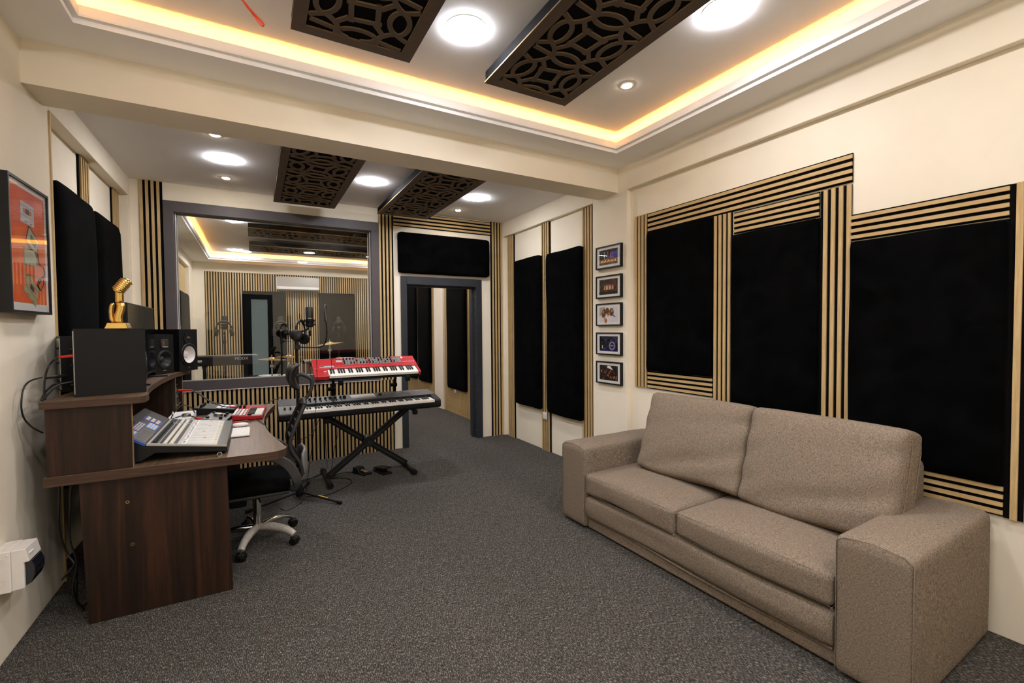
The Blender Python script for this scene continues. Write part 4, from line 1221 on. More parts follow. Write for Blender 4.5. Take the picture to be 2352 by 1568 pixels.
def stage_piano():
    W, D = 1.45, 0.43
    th = thing('stage_piano', 'long black stage piano with grey top on the lower tier of the stand', 'keyboard', (0.888, 4.30, 0.672), 0.0)
    # local x -W/2..W/2, y 0 (player) .. D, z 0 bottom
    T = Matrix.Rotation(math.radians(3.2), 4, 'X')
    hw = W / 2
    body = MB().prism([(0.0, 0.012), (0.02, 0.0), (D - 0.02, 0.0), (D, 0.02), (D, 0.095), (D - 0.03, 0.118), (0.165, 0.105), (0.16, 0.058), (0.0, 0.058)], lambda u, v, q: T @ Vector((-hw + q, u, v)), 0, 0, W)
    body.build('case', 'black', th, bevel=0.008)
    for (xa, xb, nm) in ((-hw, -hw + 0.155, 'left_cheek'), (hw - 0.065, hw, 'right_cheek')):
        MB().prism([(0.002, 0.056), (0.17, 0.056), (0.17, 0.1055), (0.02, 0.082), (0.002, 0.068)], lambda u, v, q, xa=xa: T @ Vector((xa + 0.002 + q, u, v)), 0, 0, xb - xa - 0.004).build(nm, 'mid_grey' if nm[0] == 'l' else 'black', th, bevel=0.004)
    keys(th, 52, 5, -hw + 0.157, hw - 0.067, 0.006, 0.16, 0.080, 0.080, T, 0.150)
    MB().prism([(0.166, 0.1055), (D - 0.032, 0.1185), (D - 0.032, 0.1200), (0.166, 0.1070)], lambda u, v, q: T @ Vector((-hw + 0.008 + q, u, v)), 0, 0, W - 0.016).build('top_panel', 'dark_grey', th)
    P = lambda x, y, h=0.0: T @ Vector((x, y, 0.107 + (y - 0.166) * 0.0515 + h))
    for i in range(8):
        x = -0.50 + i * 0.045
        MB().cyl(P(x, 0.30), P(x, 0.30, 0.020), 0.012, 0.009, 12).build('knob', 'black_satin', th, 50)
        MB().box(-0.004, 0.004, -0.010, 0.010, 0, 0.010, T=Matrix.Translation(P(x, 0.225))).build('slider', 'black_satin', th)
    d = MB().add([P(-0.09, 0.235, 0.002), P(0.14, 0.235, 0.002), P(0.14, 0.365, 0.002), P(-0.09, 0.365, 0.002), P(-0.09, 0.235, -0.002), P(0.14, 0.235, -0.002), P(0.14, 0.365, -0.002), P(-0.09, 0.365, -0.002)], [(0, 1, 2, 3), (7, 6, 5, 4), (0, 4, 5, 1), (1, 5, 6, 2), (2, 6, 7, 3), (3, 7, 4, 0)]).build('display', 'silver', th)
    MB().cyl(P(-0.15, 0.30), P(-0.15, 0.30, 0.022), 0.017, 0.015, 16).build('dial', 'black_satin', th, 50)
    MB().cyl(P(0.19, 0.30), P(0.19, 0.30, 0.016), 0.017, 0.015, 16).build('dial', 'black_satin', th, 50)
    bm_ = MB().box(-0.007, 0.007, -0.004, 0.004, 0, 0.004).mesh('button', 'mid_grey')
    for r in range(4):
        for c in range(12):
            o = bpy.data.objects.new('button', bm_); col.objects.link(o); o.parent = th; o.location = P(0.24 + c * 0.0215, 0.225 + r * 0.033)
    for i in range(2):
        MB().soft(P(-hw + 0.05 + i * 0.045, 0.085, -0.008), (0.014, 0.05, 0.03), 0.006, 5).build('wheel', 'black_satin', th, 50)
    tx = T @ Matrix.Translation((0.47, 0.335, 0.1175)) @ Matrix.Rotation(math.atan(0.0515), 4, 'X')
    for i in range(9):
        MB().box(0.47 + i * 0.017, 0.480 + i * 0.017, 0.352, 0.358, 0.1170, 0.1178, T=T).build('lettering_bar', 'silver', th)
    for (x, y) in ((-0.55, 0.08), (0.55, 0.08), (-0.55, 0.36), (0.55, 0.36)):
        MB().cyl(T @ Vector((x, y, -0.010)), T @ Vector((x, y, 0.004)), 0.016, None, 12).build('rubber_foot', 'rubber', th)
    return th
stage_piano()

def red_synth(label, loc, rz=0.0, tilt=21.0, full=True):
    W, D = 0.955, 0.31
    th = thing('synthesizer', label, 'keyboard', loc, rz)
    T = Matrix.Rotation(math.radians(tilt), 4, 'X')
    hw = W / 2
    # black bottom pan, red top
    MB().prism([(0.0, 0.0), (D, 0.0), (D, 0.040), (0.0, 0.014)], lambda u, v, q: T @ Vector((-hw + 0.006 + q, u, v)), 0, 0, W - 0.012).build('bottom_pan', 'black', th, bevel=0.003)
    MB().prism([(0.135, 0.022), (D, 0.040), (D, 0.078), (0.150, 0.064), (0.135, 0.056)], lambda u, v, q: T @ Vector((-hw + q, u, v)), 0, 0, W).build('control_panel', 'red', th, bevel=0.003)
    MB().prism([(0.0, 0.012), (0.136, 0.023), (0.136, 0.056), (0.012, 0.052), (0.0, 0.046)], lambda u, v, q: T @ Vector((-hw + q, u, v)), 0, 0, 0.118).build('left_cheek', 'red', th, bevel=0.003)
    MB().prism([(0.0, 0.012), (0.136, 0.023), (0.136, 0.056), (0.012, 0.052), (0.0, 0.046)], lambda u, v, q: T @ Vector((hw - 0.022 + q, u, v)), 0, 0, 0.022).build('right_cheek', 'red', th, bevel=0.003)
    P = lambda x, y, h=0.0: T @ Vector((x, y, 0.064 + (y - 0.150) * 0.0875 + h))
    n_up = (T.to_3x3() @ Vector((0, -0.0875, 1))).normalized()
    if full:
        keys(th, 36, 0, -hw + 0.120, hw - 0.024, 0.004, 0.13, 0.047, 0.047, T, 0.131, 0.085)
        def quad(x0, x1, y0, y1, h, mat, nm):
            v = [P(x0, y0, h), P(x1, y0, h), P(x1, y1, h), P(x0, y1, h)]
            v += [p - n_up * 0.003 for p in v]
            return MB().add(v, [(0, 1, 2, 3), (7, 6, 5, 4), (0, 4, 5, 1), (1, 5, 6, 2), (2, 6, 7, 3), (3, 7, 4, 0)]).build(nm, mat, th)
        for (x0, x1) in ((-0.19, -0.075), (-0.065, 0.035), (0.045, 0.135), (0.145, 0.265), (0.275, 0.355)):
            quad(x0 - 0.02, x1 - 0.02, 0.185, 0.298, 0.0012, 'mid_grey', 'panel_section')
        quad(-0.27, -0.215, 0.235, 0.270, 0.0012, 'silver', 'display')
        for i in range(7):
            quad(-0.30 + 0.03 * (i % 4), -0.285 + 0.03 * (i % 4), 0.20 + 0.08 * (i // 4), 0.206 + 0.08 * (i // 4), 0.0015, 'black_satin', 'button')
        rnd = random.Random(3)
        spots = [(x, y) for x in [-0.20 + 0.029 * i for i in range(18)] for y in (0.205, 0.242, 0.280)]
        kb = MB().cyl((0, 0, 0), (0, 0, 0.016), 0.0075, 0.006, 10).mesh('knob', 'black_satin', 50)
        bb = MB().box(-0.006, 0.006, -0.003, 0.003, 0, 0.003).mesh('button', 'black_satin')
        for (x, y) in spots:
            isk = rnd.random() < 0.6
            o = bpy.data.objects.new('knob' if isk else 'button', kb if isk else bb); col.objects.link(o); o.parent = th
            o.matrix_basis = Matrix.Translation(P(x, y)) @ Matrix.Rotation(math.radians(tilt + 5), 4, 'X')
        quad(-0.42, -0.30, 0.148, 0.175, 0.0008, 'silver', 'stick_panel')
        MB().soft(P(-0.40, 0.17, 0.006), (0.03, 0.012, 0.012), 0.004, 5).build('pitch_stick', 'orange', th, 50)
        MB().lathe([(0, 0), (0.014, 0.0)], T @ Vector((-hw + 0.095, 0.085, 0.0548)), (T.to_3x3() @ Vector((0, 0, 1))), 20).build('mod_wheel', 'silver', th)
        quad(0.345, 0.362, 0.262, 0.295, 0.0015, 'white', 'print_mark')
        quad(0.366, 0.392, 0.262, 0.295, 0.0012, 'red_plug', 'print_mark')
        tm = T @ Matrix.Translation((0.342, 0.192, 0.0690)) @ Matrix.Rotation(math.atan(0.0875), 4, 'X')
        text_mesh('nord wave 2', 0.0235, 'white', tm, th, 'lettering')
    return th
red_synth('red synthesizer with white keys on the upper tier of the stand', (0.925, 4.295, 1.000))

def keyboard_stand():
    th = thing('keyboard_stand', 'black folding two tier keyboard stand with crossed legs', 'keyboard stand', (0.97, 4.66, 0.0))
    y0 = 4.66
    for (xa, xb, yy) in ((0.575, 1.36, y0 - 0.030), (1.36, 0.545, y0 + 0.030)):
        # double rails of each diagonal leg
        for dz in (0.0,):
            lg = MB().bar((xa, yy, 0.045), (xb, yy, 0.640), 0.062, 0.030, (0, 1, 0)).build('leg', 'black', th, bevel=0.006, world=True)
            MB().bar((xa + 0.02 * (1 if xb > xa else -1), yy - 0.0155, 0.065), (xb, yy - 0.0155, 0.632), 0.010, 0.003, (0, 1, 0)).build('leg_groove', 'dark_grey', lg, world=True)
    MB().lathe([(0, -0.052), (0.052, -0.052), (0.055, -0.045), (0.055, 0.045), (0.048, 0.052), (0, 0.052)], (0.966, y0, 0.343), (0, 1, 0), 28).build('hinge_disc', 'black_satin', th, 40, world=True)
    MB().cyl((0.966, y0 - 0.055, 0.343), (0.966, y0 - 0.068, 0.343), 0.012, None, 12).build('bolt', 'dark_grey', th, world=True)
    for x in (0.575, 1.362):
        f = MB().cyl((x, 4.41, 0.027), (x, 4.93, 0.027), 0.019, None, 14).build('floor_bar', 'black', th, 40, world=True)
        for (a, b) in ((4.395, 4.46), (4.88, 4.945)):
            MB().cyl((x, a, 0.027), (x, b, 0.027), 0.0265, None, 14).build('rubber_end', 'rubber', f, 40, world=True)
    for x in (0.548, 1.358):
        s = MB().bar((x, 4.36, 0.652), (x, 4.80, 0.672), 0.03, 0.018).build('support_arm', 'black', th, bevel=0.003, world=True)
        MB().soft((x, 4.352, 0.640), (0.05, 0.04, 0.05), 0.015, 6).build('end_grip', 'rubber', s, 50, world=True)
    # upper tier
    for x in (0.66, 1.27):
        u = MB().bar((x, 4.80, 0.66), (x, 4.72, 1.020), 0.026, 0.026, (0, 1, 0)).build('upright', 'black', th, bevel=0.003, world=True)
        MB().bar((x, 4.285, 0.985), (x, 4.66, 1.118), 0.024, 0.022).build('tier_arm', 'black', th, bevel=0.003, world=True)
        MB().bar((x, 4.74, 0.93), (x, 4.64, 1.10), 0.02, 0.02, (1, 0, 0)).build('brace', 'black', th, world=True)
        MB().soft((x, 4.280, 0.985), (0.045, 0.035, 0.055), 0.015, 6).build('end_grip', 'rubber', th, 50, world=True)
        k = MB().cyl((x - 0.05, 4.75, 0.875), (x + 0.02, 4.75, 0.875), 0.018, 0.02, 12).build('clamp_knob', 'rubber', th, 40, world=True)
keyboard_stand()

# floor pedals
def pedal(label, x, y, rz, kind):
    th = thing('foot_pedal', label, 'foot pedal', (x, y, 0.0), rz)
    if kind == 0:
        MB().prism([(-0.045, -0.085), (0.045, -0.10), (0.045, 0.10), (-0.045, 0.10)], lambda u, v, q: (u, v, q), 0, 0, 0.018).build('base', 'black', th, bevel=0.004)
        MB().prism([(-0.01, 0.018), (0.095, 0.018), (0.085, 0.062), (0.02, 0.062)], lambda u, v, q: (-0.042 + q, u, v), 0, 0, 0.084).build('housing', 'black_satin', th, bevel=0.004)
        MB().bar((0.0, 0.0, 0.040), (0.0, -0.075, 0.028), 0.036, 0.006).build('pedal_lever', 'chrome', th, bevel=0.002)
    else:
        MB().box(-0.05, 0.05, -0.11, 0.11, 0.0, 0.016).build('base', 'black', th, bevel=0.004)
        T = Matrix.Translation((0, 0.0, 0.048)) @ Matrix.Rotation(math.radians(-9), 4, 'X')
        MB().box(-0.046, 0.046, -0.105, 0.105, -0.008, 0.010, T=T).build('treadle', 'black_satin', th, bevel=0.004)
        MB().box(-0.03, 0.03, -0.04, 0.08, 0.016, 0.045).build('hinge_block', 'black', th)
pedal('black sustain pedal with a chrome lever under the keyboard stand', 0.915, 4.72, 0.5, 0)
pedal('black square foot switch right of the chrome lever pedal', 1.105, 4.66, 0.25, 1)
cable('black cable snaking on the carpet under the keyboard stand', [(0.87, 4.78, 0.006), (0.74, 4.83, 0.006), (0.62, 4.72, 0.006), (0.74, 4.64, 0.006), (0.78, 4.50, 0.006), (0.66, 4.34, 0.006), (0.50, 4.25, 0.006), (0.36, 4.30, 0.006)], 0.0035)
cable('black cable hanging behind the stand and running left along the carpet', [(0.62, 5.0, 0.60), (0.62, 5.06, 0.30), (0.62, 5.0, 0.008), (0.52, 4.85, 0.006), (0.40, 4.80, 0.006), (0.28, 4.72, 0.006)], 0.0035)
cable('thin black cable hanging from the stage piano in front of the slats', [(0.70, 4.82, 0.66), (0.72, 4.90, 0.42), (0.69, 4.98, 0.2), (0.66, 5.0, 0.008), (0.55, 4.92, 0.006), (0.44, 4.80, 0.006), (0.32, 4.66, 0.006)], 0.003)
cable('black cable sagging between the chair and the stage piano', [(0.26, 4.40, 0.50), (0.36, 4.50, 0.47), (0.46, 4.60, 0.50), (0.52, 4.70, 0.60)], 0.003)
cable('black lead dropping from the left end of the stage piano', [(0.24, 4.70, 0.66), (0.25, 4.80, 0.4), (0.22, 4.85, 0.15), (0.24, 4.80, 0.008)], 0.0035)

# ================================================================== microphone on its stand
def mic_stand(label, loc, rz, height, cat='microphone stand', pop=False, legs=3, base='tripod'):
    th = thing('microphone_stand', label, cat, loc, rz)
    MB().cyl((0, 0, 0.055), (0, 0, height), 0.0135, 0.011, 14).build('pole', 'black', th, 40)
    MB().lathe([(0.026, 0.035), (0.034, 0.05), (0.032, 0.085), (0.018, 0.130), (0.013, 0.135)], n=20).build('leg_hub', 'rubber', th, 40)
    for k in range(legs):
        a = math.radians(-48) + k * 2 * PI / 3
        c, s = math.cos(a), math.sin(a)
        lg = MB().cyl((0.02 * c, 0.02 * s, 0.07), (0.40 * c, 0.40 * s, 0.014), 0.010, 0.009, 10).build('leg', 'black', th, 40)
        MB().cyl((0.37 * c, 0.37 * s, 0.0185), (0.415 * c, 0.415 * s, 0.013), 0.013, 0.012, 10).build('rubber_end', 'rubber', lg, 40)
        if k == 0: MB().bar((0.19 * c, 0.19 * s, 0.0565), (0.28 * c, 0.28 * s, 0.0430), 0.008, 0.004).build('printed_mark', 'yellow', lg)
    MB().cyl((0, 0, height - 0.10), (0, 0, height - 0.055), 0.018, None, 14).build('clutch', 'black_satin', th, 40)
    return th
def big_mic(label, loc, rz=0.0):
    th = thing('studio_microphone', label, 'microphone', loc, rz)
    MB().lathe([(0.0, 0.0), (0.026, 0.0), (0.031, 0.012), (0.031, 0.072)], n=28).build('body', 'black_satin', th, 40)
    MB().lathe([(0.032, 0.072), (0.032, 0.079)], n=28).build('ring', 'steel', th, 40)
    MB().lathe([(0.031, 0.079), (0.032, 0.10), (0.032, 0.165), (0.028, 0.172), (0, 0.174)], n=28).build('grille', 'dark_grey', th, 40)
    for zz in (0.020, 0.060):
        MB().lathe([(0.040, zz - 0.005), (0.045, zz - 0.005), (0.045, zz + 0.005), (0.040, zz + 0.005), (0.040, zz - 0.005)], n=28).build('shock_mount_ring', 'black', th, 40)
    for k in range(6):
        a = k * PI / 3
        MB().cyl((0.043 * math.cos(a), 0.043 * math.sin(a), 0.018), (0.043 * math.cos(a + 0.5), 0.043 * math.sin(a + 0.5), 0.062), 0.0022, None, 6).build('shock_cord', 'rubber', th)
    MB().cyl((0.0, 0.0, -0.030), (0.0, 0.0, 0.0), 0.010, 0.012, 12).build('connector', 'steel', th, 40)
    MB().cyl((0.0, 0.0, -0.075), (0.0, 0.0, -0.030), 0.009, 0.0105, 12).build('cable_plug', 'black', th, 40)
    return th
def headphones(label, loc, T, group=None):
    th = thing('headphones', label, 'headphones', loc, 0.0, group)
    pts = []
    for i in range(25):
        a = PI * i / 24
        pts.append(T @ Vector((0.090 * math.cos(a), 0, 0.105 * math.sin(a))))
    MB().tube(pts, 0.0075, 8).build('headband', 'black_satin', th, 50)
    MB().tube([T @ Vector((0.097 * math.cos(a), 0, 0.113 * math.sin(a))) for a in [PI * (0.22 + 0.56 * i / 12) for i in range(13)]], [0.006, 0.013, 0.013, 0.006], 8).build('band_pad', 'dark_grey', th, 50)
    for s in (-1, 1):
        e = MB().lathe([(0, -0.018), (0.034, -0.018), (0.044, -0.008), (0.045, 0.008), (0.030, 0.016), (0, 0.018)], T @ Vector((s * 0.090, 0, -0.030)), T.to_3x3() @ Vector((s, 0, 0.12)), 24).build('ear_cup', 'black_satin', th, 50)
        MB().lathe([(0.018, -0.030), (0.040, -0.030), (0.046, -0.022), (0.042, -0.012)], T @ Vector((s * 0.090, 0, -0.030)), T.to_3x3() @ Vector((s, 0, 0.12)), 24).build('ear_pad', 'rubber', e, 50)
    return th
mic_stand('black microphone stand on a tripod base behind the office chair', (0.308, 4.26, 0.0), 0.05, 1.43)
big_mic('black studio microphone with dark grille on the tripod stand', (0.413, 4.26, 1.478))
def mic_arm():
    th = thing('stand_arm', 'short black arm holding microphone and round pop filter', 'microphone arm', (0.33, 4.26, 1.30))
    MB().bar((0.31, 4.26, 1.425), (0.35, 4.26, 1.44), 0.02, 0.02).build('joint', 'black', th, world=True)
    MB().tube([(0.34, 4.26, 1.44), (0.385, 4.262, 1.455), (0.413, 4.26, 1.478)], 0.008, 8, sub=5).build('mount', 'black', th, 50, world=True)
    MB().box(0.29, 0.335, 4.235, 4.285, 1.288, 1.330).build('clamp', 'black_satin', th, bevel=0.005, world=True)
    MB().tube([(0.335, 4.26, 1.309), (0.42, 4.255, 1.303), (0.50, 4.25, 1.306), (0.535, 4.245, 1.35), (0.548, 4.24, 1.43), (0.545, 4.24, 1.525)], 0.0052, 8, sub=6).build('gooseneck', 'black', th, 50, world=True)
    c, ax = Vector((0.540, 4.24, 1.600)), Vector((1.0, -0.22, 0.0)).normalized()
    up = Vector((0, 0, 1)); sd = ax.cross(up)
    MB().tube([c + (up * math.sin(2 * PI * i / 36) + sd * math.cos(2 * PI * i / 36)) * 0.073 for i in range(37)], 0.006, 8, cap=False).build('filter_ring', 'dark_grey', th, 50, world=True)
    MB().lathe([(0, -0.001), (0.071, -0.001)], c, ax, 36).build('filter_mesh', 'mesh_disc', th, world=True)
mic_arm()
headphones('black headphones hooked over the tripod microphone stand', (0.335, 4.235, 1.40), Matrix.Rotation(math.radians(62), 4, 'Z') @ Matrix.Rotation(math.radians(12), 4, 'Y') @ Matrix.Translation((0.0, 0, 0.025)))
cable('thin black microphone cable looping in front of the red synthesizer', [(0.413, 4.255, 1.405), (0.405, 4.22, 1.34), (0.40, 4.20, 1.20), (0.41, 4.18, 1.06), (0.47, 4.17, 1.00), (0.54, 4.18, 1.03), (0.575, 4.20, 1.12), (0.57, 4.22, 1.22), (0.53, 4.24, 1.30)], 0.0025)
cable('thin black cable dropping straight beside the tripod stand', [(0.455, 4.20, 1.27), (0.455, 4.19, 1.0), (0.44, 4.2, 0.8), (0.42, 4.22, 0.55), (0.38, 4.24, 0.25), (0.345, 4.25, 0.03), (0.30, 4.15, 0.006), (0.20, 4.05, 0.006), (0.15, 4.12, 0.006)], 0.0025)

# ================================================================== office chair
def office_chair():
    th = thing('office_chair', 'black mesh office chair with headrest tucked under the desk', 'office chair', (-0.01, 3.56, 0.0), 0.0)
    # local: faces -x (the desk); back on +x
    for k in range(5):
        a = math.radians(-38) + k * 2 * PI / 5
        c, s = math.cos(a), math.sin(a)
        wrap = k in (0, 4)
        lg = MB().tube([(0.02 * c, 0.02 * s, 0.105), (0.12 * c, 0.12 * s, 0.112), (0.22 * c, 0.22 * s, 0.098), (0.275 * c, 0.275 * s, 0.068)], [0.021, 0.019, 0.015, 0.013] if not wrap else [0.024, 0.027, 0.024, 0.021], 10, sub=5)
        lg = lg.build('base_leg', 'chrome' if not wrap else 'bubble', th, 50)
        if wrap: lg['label'] = 'leg still wrapped in bubble film'
        cs = MB()
        h = Vector((0.275 * c, 0.275 * s, 0.0))
        t = Vector((-s, c, 0))
        w = MB().cyl(h + Vector((0, 0, 0.045)), h + Vector((0, 0, 0.070)), 0.007, None, 8).build('caster_stem', 'steel', th)
        for sg in (-1, 1):
            MB().cyl(h + t * sg * 0.004 + Vector((0, 0, 0.027)), h + t * sg * 0.026 + Vector((0, 0, 0.027)), 0.027, 0.024, 18).build('caster_wheel', 'black', w, 40)
        MB().soft(h + Vector((0, 0, 0.042)), (0.05, 0.05, 0.028), 0.012, 6).build('caster_hood', 'black', w, 50)
    MB().cyl((0, 0, 0.085), (0, 0, 0.30), 0.026, None, 18).build('gas_column', 'chrome', th, 40)
    MB().cyl((0, 0, 0.24), (0, 0, 0.36), 0.015, None, 14).build('piston', 'black', th, 40)
    MB().box(-0.10, 0.10, -0.09, 0.09, 0.335, 0.378).build('tilt_mechanism', 'black', th, bevel=0.008)
    MB().cyl((0.0, -0.09, 0.35), (0.02, -0.22, 0.345), 0.006, None, 8).build('lever', 'black', th)
    MB().box(-0.16, -0.06, -0.05, 0.05, 0.27, 0.336).build('tension_housing', 'black', th, bevel=0.01)
    def fn(p, w):
        if w.z > 0: p.z += 0.018 * (1 - w.x ** 2) * (1 - w.y ** 2) - 0.012 * max(0, -w.x) ** 3
        return p
    MB().soft((-0.03, 0, 0.425), (0.46, 0.47, 0.085), (0.04, 0.06, 0.035), 12, fn).build('seat', 'felt', th, 60)
    MB().soft((-0.03, 0, 0.378), (0.44, 0.45, 0.022), 0.008, 6).build('seat_pan', 'dark_grey', th, 50)
    # curved arms
    for s in (-1, 1):
        y = s * 0.265
        pts = [(0.20, s * 0.22, 0.39), (0.235, y, 0.45), (0.195, y, 0.555), (0.11, y, 0.625), (-0.03, y, 0.645), (-0.17, y, 0.640)]
        P = catmull([Vector(p) for p in pts], 6)
        m_ = MB()
        n = len(P)
        vs, fs = [], []
        for i, p in enumerate(P):
            t = (P[min(i + 1, n - 1)] - P[max(i - 1, 0)]).normalized()
            nn = Vector((-t.z, 0, t.x))
            wd = 0.030 + 0.010 * math.sin(PI * i / n)
            hh = 0.016
            for a, b in ((-1, -1), (1, -1), (1, 1), (-1, 1)):
                vs.append(p + Vector((0, 1, 0)) * a * 0.019 + nn * b * (hh + 0.014 * math.sin(PI * min(1, i / n * 1.3))))
        for i in range(n - 1):
            for e in range(4):
                fs.append((i * 4 + e, i * 4 + (e + 1) % 4, i * 4 + 4 + (e + 1) % 4, i * 4 + 4 + e))
        fs += [(3, 2, 1, 0), tuple((n - 1) * 4 + e for e in range(4))]
        m_.add(vs, fs).build('armrest', 'grey_plastic', th, 60, bevel=0.006)
        MB().tube([(0.195, s * 0.10, 0.372), (0.22, s * 0.2, 0.385), (0.235, s * 0.255, 0.43)], 0.018, 8, sub=4).build('arm_bracket', 'dark_grey', th, 50)
    # back: outer frame, lumbar shell, mesh
    prof = [(0.225, 0.42), (0.270, 0.46), (0.262, 0.54), (0.218, 0.62), (0.203, 0.69), (0.238, 0.80), (0.298, 0.935)]
    PP = catmull([Vector((x, 0, z_)) for x, z_ in prof], 5)
    def halfw(z_): return 0.135 + 0.03 * math.sin((z_ - 0.42) / 0.52 * PI)
    for s in (-1, 1):
        MB().tube([Vector((p.x, s * halfw(p.z), p.z)) for p in PP], 0.0135, 8).build('back_frame', 'dark_grey', th, 60)
    top, bot = PP[-1], PP[0]
    MB().tube([(top.x, -halfw(top.z), top.z), (top.x + 0.012, 0, top.z + 0.02), (top.x, halfw(top.z), top.z)], 0.016, 8, sub=6).build('top_rail', 'dark_grey', th, 60)
    MB().tube([(bot.x, -halfw(bot.z), bot.z), (bot.x + 0.01, 0, bot.z - 0.01), (bot.x, halfw(bot.z), bot.z)], 0.016, 8, sub=6).build('bottom_rail', 'dark_grey', th, 60)
    vs, fs = [], []
    cols = 9
    for p in PP:
        for c in range(cols):
            u = -1 + 2 * c / (cols - 1)
            vs.append((p.x + 0.02 * (1 - u * u), u * halfw(p.z), p.z))
    for i in range(len(PP) - 1):
        for c in range(cols - 1):
            fs.append((i * cols + c, i * cols + c + 1, (i + 1) * cols + c + 1, (i + 1) * cols + c))
    o = MB().add(vs, fs).build('back_mesh', 'felt', th, 60)
    sm = o.modifiers.new('thickness', 'SOLIDIFY'); sm.thickness = 0.005
    def lf(p, w):
        p.x += 0.022 * (1 - w.y ** 2)
        return p
    MB().soft((0.282, 0, 0.535), (0.035, 0.30, 0.17), (0.014, 0.05, 0.05), 10, lf).build('lumbar_shell', 'mid_grey', th, 60)
    MB().bar((0.08, 0, 0.36), (0.285, 0, 0.46), 0.08, 0.028).build('back_bracket', 'dark_grey', th, bevel=0.006)
    for i in range(4):
        MB().bar((0.212 + 0.021 * i, -0.135, 0.71 + 0.05 * i), (0.212 + 0.021 * i, 0.135, 0.71 + 0.05 * i), 0.012, 0.014, (1, 0, 0)).build('back_rib', 'dark_grey', th)
    # headrest on a curved stalk
    MB().tube([(0.288, 0, 0.930), (0.345, 0, 1.00), (0.362, 0, 1.09), (0.300, 0, 1.135), (0.262, 0, 1.125)], 0.013, 8, sub=6).build('headrest_stalk', 'dark_grey', th, 60)
    def hf(p, w):
        p.x += 0.030 * (w.z ** 2) - 0.012 + 0.02 * w.y ** 2 * 0.8
        return p
    MB().soft((0.235, 0, 1.125), (0.045, 0.25, 0.185), (0.020, 0.05, 0.045), 12, lambda p, w: Vector((p.x + 0.035 * w.z ** 2 - 0.02 * w.y ** 2, p.y, p.z))).build('headrest', 'black_satin', th, 60)
    return th
office_chair()
# ================================================================== framed things on the walls
def flat_print(mat_name, cols_, seed, kind):
    """procedural print: dark stage with coloured lights"""
    m, nt, b = new_mat(mat_name)
    v = coords(nt, (1, 1, 1), which='Object')
    sep = N(nt, 'ShaderNodeSeparateXYZ'); nt.links.new(v, sep.inputs[0])
    vo = N(nt, 'ShaderNodeTexVoronoi', i_Scale=58.0)
    mp = N(nt, 'ShaderNodeMapping'); mp.inputs['Location'].default_value = (seed, seed * 1.7, seed * 0.3)
    nt.links.new(v, mp.inputs['Vector']); nt.links.new(mp.outputs['Vector'], vo.inputs['Vector'])
    nz1 = N(nt, 'ShaderNodeTexNoise', i_Scale=17.0, i_Detail=4.0); nt.links.new(mp.outputs['Vector'], nz1.inputs['Vector'])
    nz2 = N(nt, 'ShaderNodeTexNoise', i_Scale=70.0, i_Detail=3.0); nt.links.new(mp.outputs['Vector'], nz2.inputs['Vector'])
    base = ramp(nt, nz1.outputs['Fac'], [(0.0, lin(cols_[0])), (0.45, lin(cols_[0])), (0.56, lin(cols_[1])), (0.66, lin(cols_[2])), (0.76, lin(cols_[3]))])
    mask = ramp(nt, nz2.outputs['Fac'], [(0.42, (0.10, 0.10, 0.10)), (0.62, (1, 1, 1))])
    mx = N(nt, 'ShaderNodeMix', data_type='RGBA', blend_type='MULTIPLY'); mx.inputs[0].default_value = 1.0
    nt.links.new(base.outputs['Color'], mx.inputs[6]); nt.links.new(mask.outputs['Color'], mx.inputs[7])
    dots = ramp(nt, vo.outputs['Distance'], [(0.0, (1, 1, 1)), (0.10, (0.9, 0.9, 0.9)), (0.22, (0, 0, 0))])
    mx2 = N(nt, 'ShaderNodeMix', data_type='RGBA', blend_type='ADD'); mx2.inputs[0].default_value = 0.35
    nt.links.new(mx.outputs[2], mx2.inputs[6]); nt.links.new(dots.outputs['Color'], mx2.inputs[7])
    nt.links.new(mx2.outputs[2], b.inputs['Base Color'])
    b.inputs['Roughness'].default_value = 0.35
    return m
